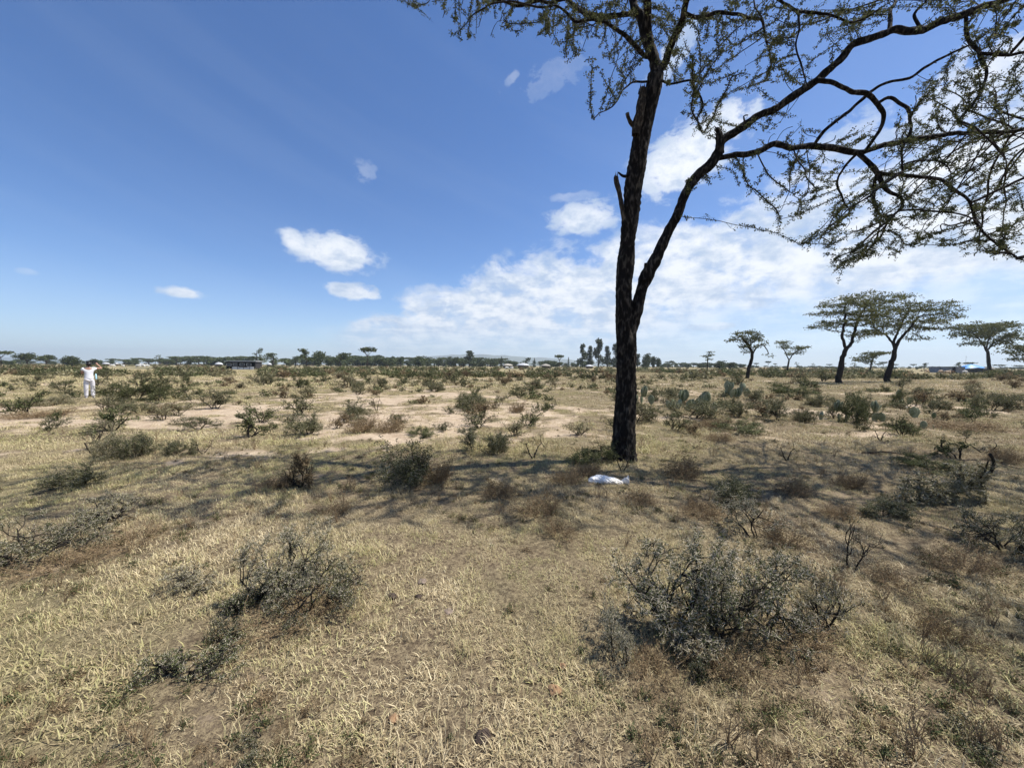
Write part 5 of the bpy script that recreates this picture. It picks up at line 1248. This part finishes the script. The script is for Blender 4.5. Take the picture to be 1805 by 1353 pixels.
hut(187, 260, 12, 2.3, 'white roofed hut just right of the raised hand of the person', 'pale_sheet')
hut(206, 280, 6, 2.2, 'tiny white hut on the horizon right of the person, second one', 'pale_sheet')
hut(386, 190, 14, 2.4, 'low pale hut among bushes left of the long low building', 'pale_sheet')
hut(475, 220, 8, 2.3, 'tiny white hut right of the spindly tree', 'pale_sheet')
hut(1744, 118, 13, 1.9, 'small pale domed hut at the right foot of the lone acacia', 'thatch')
def shed():
    g = gcol(1669, 118); o = tag(empty('long_shed', g, R(4)), 'long low grey sheet iron shed with flat dark roof, left of the blue tent', 'shed'); W, D, H = 8.0, 3.2, 1.75
    mb = MB(); box(mb, (0, 0, H), (W + 0.3, D + 0.4, 0.12)); mb.obj('roof', ['dark_iron'], o)
    for x0, x1 in ((-W / 2, -0.2), (0.9, W / 2)):
        mb = MB(); n = int((x1 - x0) / 0.09); xs = np.linspace(x0, x1, n); V = [(x, -D / 2 + (0.02 if i % 2 else -0.02), z) for z in (0.02, H - 0.07) for i, x in enumerate(xs)]
        i = np.arange(n - 1); mb.add(V, np.stack([i, i + 1, i + n + 1, i + n], -1)); box(mb, ((x0 + x1) / 2, -D / 2 + 0.06, H / 2), (x1 - x0, 0.03, H - 0.1)); mb.obj('wall', ['grey_iron'], o)
    mb = MB(); box(mb, (0, D / 2 - 0.1, H / 2), (W, 0.06, H - 0.1)); box(mb, (-W / 2 + .03, 0, H / 2), (0.06, D - 0.4, H - 0.1)); box(mb, (W / 2 - .03, 0, H / 2), (0.06, D - 0.4, H - 0.1)); mb.obj('back_wall', ['grey_iron'], o)
    mb = MB(); box(mb, (0.35, -D / 2 + 0.25, H / 2 - 0.05), (1.0, 0.05, H - 0.2)); mb.obj('door', ['dark_in'], o)  # dark sheet stands in for the shade inside the open doorway
shed()
def tent():
    g = gcol(1712, 122); o = tag(empty('blue_tent', g, R(-6)), 'bright blue tarpaulin shelter over dark sides, left of the lone acacia', 'tent'); rng = np.random.default_rng(3)
    n, k = 22, 12; V = []
    for i in range(n):
        u = i / (n - 1) * 2 - 1
        for j in range(k):
            v = j / (k - 1) * 2 - 1; z = 1.15 + 1.5 * (1 - abs(u) ** 1.5) * (1 - 0.75 * abs(v) ** 1.3) + 0.22 * (fbm(np.array([u * 3 + 9]), np.array([v * 2 + 4]), 3, 3)[0] - .5); V.append((u * 4.1, v * 2.1, z))
    i = np.arange(n - 1)[:, None] * k; j = np.arange(k - 1)[None]; mb = MB(); mb.add(V, np.stack([i + j, i + k + j, i + k + j + 1, i + j + 1], -1).reshape(-1, 4)); mb.obj('tarpaulin', ['blue_tarp'], o, True)
    mb = MB(); box(mb, (0.1, -1.75, 0.62), (7.2, 0.08, 1.2)); box(mb, (0.1, 1.75, 0.62), (7.2, 0.08, 1.2)); box(mb, (-3.5, 0, 0.6), (0.08, 3.3, 1.15)); box(mb, (3.7, 0, 0.6), (0.08, 3.3, 1.15)); mb.obj('side_wall', ['dark_iron'], o)
    for x in (-3.9, -1.3, 1.3, 3.9):
        mb = MB(); tube(mb, [(x, -1.95, 0), (x, -1.95, 1.28)], 0.05, 6); mb.obj('pole', ['dark_in'], o)
tent()
mb = MB(); tube(mb, [(0, 0, 0), (0, 0, 6.2)], [0.05, 0.03], 6); tube(mb, [(-0.5, 0, 5.6), (0.5, 0, 5.6)], 0.02, 4); o = mb.obj('mast', ['grey_iron']); o.location = gcol(1702, 150); tag(o, 'thin bare mast rising behind the left side of the blue tent', 'mast')

# ------------------------------------------------------------------ skinned bodies
def skin(name, verts, edges, radii, m, parent=None, root=0, sub=2):
    me = bpy.data.meshes.new(name); me.from_pydata(verts, edges, []); me.materials.append(MAT[m])
    o = link(name, me, parent); md = o.modifiers.new('skin', 'SKIN'); md.use_smooth_shade = True; md.branch_smoothing = 0.4
    me.skin_vertices or None
    if not me.skin_vertices:
        bpy.context.view_layer.objects.active = o
    sv = me.skin_vertices[0].data if me.skin_vertices else None
    if sv:
        for i, r in enumerate(radii): sv[i].radius = (r, r) if not isinstance(r, tuple) else r; sv[i].use_root = (i == root)
    s = o.modifiers.new('sub', 'SUBSURF'); s.levels = s.render_levels = sub
    return o
MAT['skin'] = plain('person_skin', (0.42, 0.24, 0.17), 0.5, 0.08, 20)
MAT['shirt'] = plain('white_cotton', (0.80, 0.80, 0.82), 0.8, 0.04, 8)
MAT['trousers'] = plain('off_white_linen', (0.72, 0.70, 0.72), 0.85, 0.06, 8)
MAT['hair'] = plain('black_hair', (0.012, 0.010, 0.010), 0.45, 0.3, 60)
MAT['phone'] = plain('black_phone', (0.02, 0.02, 0.022), 0.25, 0.1, 5)
MAT['cyan_cloth'] = plain('light_blue_cloth', (0.45, 0.72, 0.82), 0.8, 0.1, 6)
def person():
    g = gp(158.5, 701); face = math.atan2(-g.x, g.y); g.z = hz(g.x, g.y)
    o = tag(empty('person', g, face - 0.05, 0.96), 'person in white shirt and white trousers seen from behind, raising a phone', 'person')
    V, E, Rr = [], [], []
    def add(p, r, par=None): V.append(p); Rr.append(r); (E.append((par, len(V) - 1)) if par is not None else None); return len(V) - 1
    pel = add((0, 0, 0.93), (0.14, 0.10)); sp = add((0, 0.0, 1.12), (0.12, 0.09), pel); ch = add((0, 0.0, 1.33), (0.15, 0.10), sp); nk = add((0, 0.01, 1.46), 0.052, ch); nk2 = add((0.01, 0.03, 1.52), 0.05, nk)
    hd = add((0.015, 0.045, 1.60), (0.078, 0.09), nk2); ht = add((0.015, 0.04, 1.67), (0.06, 0.07), hd); add((0.015, 0.15, 1.585), 0.012, hd); add((0.10, 0.045, 1.59), 0.014, hd); add((-0.07, 0.045, 1.59), 0.014, hd)
    def arm(s, el, wr, fd):
        sh = add((s * 0.17, 0, 1.40), 0.052, ch); e = add(el, 0.038, sh); w = add(wr, 0.026, e); fd = Vector(fd).normalized(); sd = fd.cross(Vector((0, 1, 0.1))).normalized(); w_ = Vector(wr)
        palm = add(tuple(w_ + fd * 0.06), (0.034, 0.018), w)
        for k, L in zip((-1.5, -0.5, 0.5, 1.5), (0.06, 0.075, 0.08, 0.065)):
            a = add(tuple(w_ + fd * 0.10 + sd * k * 0.018), 0.009, palm); b = add(tuple(w_ + fd * (0.10 + L * 0.6) + sd * k * 0.02 + Vector((0, 0.03, 0))), 0.008, a); add(tuple(w_ + fd * (0.10 + L * 0.8) + sd * k * 0.019 + Vector((0, 0.055, 0))), 0.007, b)
        a = add(tuple(w_ + fd * 0.05 + sd * 0.045), 0.010, palm); add(tuple(w_ + fd * 0.085 + sd * 0.06 + Vector((0, 0.03, 0))), 0.009, a)
    arm(1, (0.42, 0.10, 1.40), (0.30, 0.30, 1.56), (-0.35, 0.5, 0.5)); arm(-1, (-0.23, 0.12, 1.16), (-0.12, 0.32, 1.30), (0.6, 0.5, 0.5))
    for s in (-1, 1):
        hp = add((s * 0.09, 0, 0.86), (0.095, 0.09), pel); kn = add((s * 0.10, 0.01 + 0.03 * s, 0.48), 0.06, hp); an = add((s * 0.10, 0.0 - 0.02 * s, 0.09), 0.042, kn); add((s * 0.11, 0.12, 0.035), (0.045, 0.03), an)
    skin('body', V, E, Rr, 'skin', o)
    V, E, Rr = [], [], []
    a = add((0, 0, 0.82), (0.175, 0.135)); b = add((0, 0, 0.98), (0.168, 0.13), a); c = add((0, 0, 1.14), (0.15, 0.115), b); d = add((0, 0, 1.32), (0.16, 0.115), c); add((0, 0.01, 1.445), 0.075, d)
    e = add((0.175, 0.0, 1.395), 0.078, d); add((0.27, 0.035, 1.395), 0.07, e); e = add((-0.175, 0.0, 1.39), 0.078, d); add((-0.23, 0.04, 1.30), 0.068, e)
    skin('shirt', V, E, Rr, 'shirt', o)
    V, E, Rr = [], [], []
    a = add((0, 0, 0.98), (0.15, 0.11))
    for s in (-1, 1):
        h = add((s * 0.09, 0, 0.80), 0.105, a); k = add((s * 0.105, 0.01 + 0.03 * s, 0.48), 0.082, h); k2 = add((s * 0.11, 0.01, 0.25), 0.076, k); add((s * 0.11, -0.01 * s, 0.07), 0.072, k2)
    skin('trousers', V, E, Rr, 'trousers', o)
    for s in (-1, 1):
        V, E, Rr = [], [], []; a = add((s * 0.11, -0.03, 0.035), 0.042); b = add((s * 0.112, 0.06, 0.035), 0.046, a); add((s * 0.115, 0.16, 0.03), 0.036, b); skin('shoe', V, E, Rr, 'shirt', o, 0, 1)
    V, E, Rr = [], [], []; a = add((0.015, 0.0, 1.635), (0.086, 0.086)); add((0.015, 0.03, 1.685), (0.078, 0.08), a); b = add((0.015, -0.035, 1.56), (0.082, 0.06), a); add((0.015, -0.055, 1.50), (0.06, 0.035), b); skin('hair', V, E, Rr, 'hair', o)
    Mx = Matrix.Translation(g) @ Matrix.Rotation(face - 0.05, 4, 'Z')
    mb = MB(); box(mb, (0, 0, 0), (0.155, 0.010, 0.078)); box(mb, (0.055, -0.0075, 0.018), (0.025, 0.005, 0.025), 1); ph = mb.obj('phone', ['phone', 'glass']); ph.matrix_world = Mx @ Matrix.Translation((0.17, 0.42, 1.64)); tag(ph, 'dark phone held up in front of the face of the person in white', 'phone')
    V, E, Rr = [], [], []; a = add((0, 0, 0), (0.025, 0.06)); b = add((0, 0.01, -0.12), (0.035, 0.09), a); add((0.01, 0, -0.27), (0.03, 0.07), b); bag = skin('cloth_bag', V, E, Rr, 'cyan_cloth'); bag.matrix_world = Mx @ Matrix.Translation((0.215, 0.02, 1.10)) ; tag(bag, 'light blue cloth bag hanging at the right hip of the person in white', 'bag')
person()
MAT['fleece_white'] = plain('white_fleece', (0.72, 0.70, 0.66), 0.9, 0.08, 12)
MAT['fleece_tan'] = plain('tan_fleece', (0.50, 0.37, 0.25), 0.9, 0.12, 12)
MAT['fleece_dark'] = plain('dark_fleece', (0.12, 0.08, 0.055), 0.9, 0.12, 12)
def sheep(px, Y, L, m, rz, label, graze=True, group=None):
    g = gcol(px, Y); o = tag(empty('sheep', g, rz), label, 'sheep', group); s = L / 1.25; hz_ = 0.30 if graze else 0.92
    V = [(0, 0, .62), (.32, 0, .63), (.45, 0, .66), (.60, 0, .60 if graze else .80), (.70, 0, hz_ + .08), (.80, 0, hz_ - .06), (-.32, 0, .62), (-.48, 0, .60), (-.56, 0, .45),
         (.34, .12, .42), (.36, .12, .24), (.34, .12, .02), (.34, -.12, .42), (.30, -.12, .24), (.32, -.12, .02), (-.36, .13, .42), (-.44, .13, .24), (-.38, .13, .02), (-.36, -.13, .42), (-.40, -.13, .24), (-.34, -.13, .02), (.68, .12, hz_ + .10), (.68, -.12, hz_ + .10)]
    E = [(0, 1), (1, 2), (2, 3), (3, 4), (4, 5), (0, 6), (6, 7), (7, 8), (1, 9), (9, 10), (10, 11), (1, 12), (12, 13), (13, 14), (6, 15), (15, 16), (16, 17), (6, 18), (18, 19), (19, 20), (4, 21), (4, 22)]
    Rr = [.24, .22, .16, .09, .08, .045, .23, .15, .03, .07, .035, .03, .07, .035, .03, .09, .04, .03, .09, .04, .03, .025, .025]
    b = skin('body', V, E, Rr, m, o, 0, 1); o.scale = (s,) * 3
for i, (px, L) in enumerate([(198, 1.5), (217, 1.4), (243, 1.5), (252, 1.7), (259, 1.4)]):
    sheep(px, [165, 172, 158, 160, 170][i], L * 1.25, 'fleece_white', [0.2, 3.0, 0.1, 3.3, 0.4][i], 'white sheep on the far plain right of the person, ' + ['leftmost of five', 'second of five', 'middle of five', 'fourth and largest of five', 'rightmost of five'][i], i % 2 == 0)
sheep(893, 150, 1.6, 'fleece_white', 0.1, 'white sheep in front of the leftmost hut, left one of two'); sheep(902, 152, 1.5, 'fleece_white', 3.0, 'white sheep in front of the leftmost hut, right one of two')
for i, (px, Y, m, lab, rz) in enumerate([(1634, 104, 'fleece_tan', 'tan sheep farthest left of those grazing before the long grey shed', 0.1), (1659, 98, 'fleece_tan', 'pale tan sheep grazing below the left end of the long grey shed', 3.2), (1671, 82, 'fleece_tan', 'nearest tan sheep, larger, grazing below the doorway of the long grey shed', 3.0),
        (1679, 84, 'fleece_dark', 'dark brown sheep touching the nearest tan one before the shed', 0.3), (1675, 96, 'fleece_tan', 'tan sheep standing behind the nearest ones before the shed', 0.2), (1701, 95, 'fleece_white', 'whitish sheep grazing below the left corner of the blue tent', 0.0)]): sheep(px, Y, 1.35, m, rz, lab)

# ------------------------------------------------------------------ small things on the ground
m_, nt_, b_ = mat('white_plastic'); put(nt_, mixc(nt_, noise(nt_, objco(nt_), 5, 5).ramp(0.42, 0.62), (0.90, 0.88, 0.84), (0.66, 0.62, 0.55)), b_.inputs['Base Color']); b_.inputs['Roughness'].default_value = 0.35; b_.inputs['Specular IOR Level'].default_value = 0.5; MAT['plastic'] = m_
def sack(name, px, py, wpx, hpx, label, seed, rz=0.0, knot=True):
    g = gp(px, py); Y = g.y; L = wpx / FPX * Y; H = hpx / FPX * Y; g.z = hz(g.x, g.y); o = tag(empty(name, g, rz), label, 'sack' if knot else 'litter'); n, k = 70, 40
    def lobe(x0, x1, w0, w1, prof, sd, nm):
        V = []
        for i in range(n):
            t = i / (n - 1); x = x0 + (x1 - x0) * t; r = prof(t)
            for j in range(k):
                a = 2 * math.pi * j / k; f = 1 + 0.55 * (fbm(np.array([t * 7 + math.cos(a) * 1.1]), np.array([math.sin(a) * 1.3 + 5]), sd, 4)[0] - .5) * 1.6 + 0.25 * abs(fbm(np.array([t * 22 + math.cos(a)]), np.array([math.sin(a) * 4]), sd + 3, 2)[0] - .5)
                V.append((x, math.cos(a) * w0 * r * f + 0.03 * math.sin(t * 5), max(0.0, math.sin(a) * r * w1 * f + w1 * r * 0.6)))
        i = np.arange(n - 1)[:, None] * k; j = np.arange(k)[None]; j2 = (j + 1) % k; mb = MB(); mb.add(V, np.stack([i + j, i + j2, i + k + j2, i + k + j], -1).reshape(-1, 4)); mb.obj(nm, ['plastic'], o, False)
    lobe(-L * .5, L * .36, L * .20, H * .62, lambda t: (math.sin(math.pi * min(1, t * 0.94 + 0.03)) ** 0.45) * (0.9 - 0.35 * t), seed, 'bag_body')
    if knot: lobe(L * .30, L * .5, L * .13, H * .60, lambda t: 0.22 + 0.75 * t ** 1.2 if t < 0.96 else 0.75, seed + 9, 'gathered_end')
sack('white_sack', 1072, 849, 70, 18, 'crumpled white plastic sack lying on the grass at the foot of the tall tree', 5, -0.12)
sack('litter', 1671, 719, 9, 6, 'small white scrap of litter at the right, beside a rounded bush', 7, 0.4, False)
sack('litter', 1597, 718, 7, 4, 'small white scrap of litter behind the two upright cactus pads', 8, 1.4, False)
MAT['dung'] = plain('dry_dung', (0.055, 0.040, 0.032), 0.95, 0.4, 30, 0.01); MAT['clod'] = plain('orange_clod', (0.27, 0.17, 0.095), 0.95, 0.3, 20, 0.01); MAT['stone'] = plain('brown_stone', (0.20, 0.155, 0.12), 0.9, 0.3, 18, 0.01)
def lump(name, px, py, wpx, m, label, cat, flat=0.55):
    g = gp(px, py); r = wpx / 2 / FPX * g.y; n, k = 13, 20; V = []
    for i in range(n):
        ph = math.pi * i / (n - 1)
        for j in range(k):
            a = 2 * math.pi * j / k; f = 0.35 + 1.3 * fbm(np.array([math.cos(a) * 1.6 + px]), np.array([math.sin(a) * 1.6 + ph * 1.5]), int(py), 4)[0]; V.append((r * f * math.sin(ph) * math.cos(a), r * f * math.sin(ph) * math.sin(a), r * flat * (0.6 + f * math.cos(ph))))
    i = np.arange(n - 1)[:, None] * k; j = np.arange(k)[None]; j2 = (j + 1) % k; mb = MB(); mb.add(V, np.stack([i + j, i + k + j, i + k + j2, i + j2], -1).reshape(-1, 4)); o = mb.obj(name, [m], None, True); g.z = hz(g.x, g.y) - r * 0.12; o.location = g; tag(o, label, cat)
lump('dung_lump', 690, 1054, 19, 'dung', 'larger dark dung lump of the two lying side by side near the middle', 'dung')
lump('dung_lump', 738, 1053, 13, 'dung', 'smaller dark dung lump right of the larger one near the middle', 'dung')
lump('dung_lump', 745, 1026, 14, 'stone', 'brown dung lump farthest of the three near the middle', 'dung')
lump('dung_lump', 790, 1076, 16, 'stone', 'flat brownish dung lump a little nearer, right of the three', 'dung', 0.3)
lump('dung_lump', 849, 1300, 28, 'dung', 'round dark brown dung lump near the bottom edge in the middle', 'dung')
lump('stone', 978, 1214, 22, 'clod', 'reddish stone with dark underside left of the big foreground bushes', 'stone', 0.7)
lump('stone', 1228, 1036, 14, 'stone', 'small brown stone under the left big foreground bush', 'stone', 0.7)
lump('clod', 991, 1171, 12, 'clod', 'small orange clod behind the reddish stone', 'clod', 0.8)
lump('clod', 694, 1268, 16, 'clod', 'small orange clod in the bare patch at the bottom', 'clod', 0.5)

# ------------------------------------------------------------------ air
def haze():
    X, Y0, Y1, Z = 12000, -2000, 8200, 300.0
    mb = MB(); box(mb, (0, (Y0 + Y1) / 2, (Z - 5) / 2), (2 * X, Y1 - Y0, Z + 5)); me = mb.mesh('haze', [])
    m = bpy.data.materials.new('air'); m.use_nodes = True; nt = m.node_tree; nt.nodes.clear()
    v = nt.nodes.new('ShaderNodeVolumePrincipled'); o = nt.nodes.new('ShaderNodeOutputMaterial'); nt.links.new(v.outputs[0], o.inputs['Volume'])
    v.inputs['Color'].default_value = (0.78, 0.90, 1.0, 1); v.inputs['Density'].default_value = 1.6e-4; v.inputs['Anisotropy'].default_value = 0.2
    m.cycles.volume_sampling = 'DISTANCE'; m.cycles.homogeneous_volume = True
    me.materials.append(m); ob = link('haze', me); ob['kind'] = 'stuff'
haze()
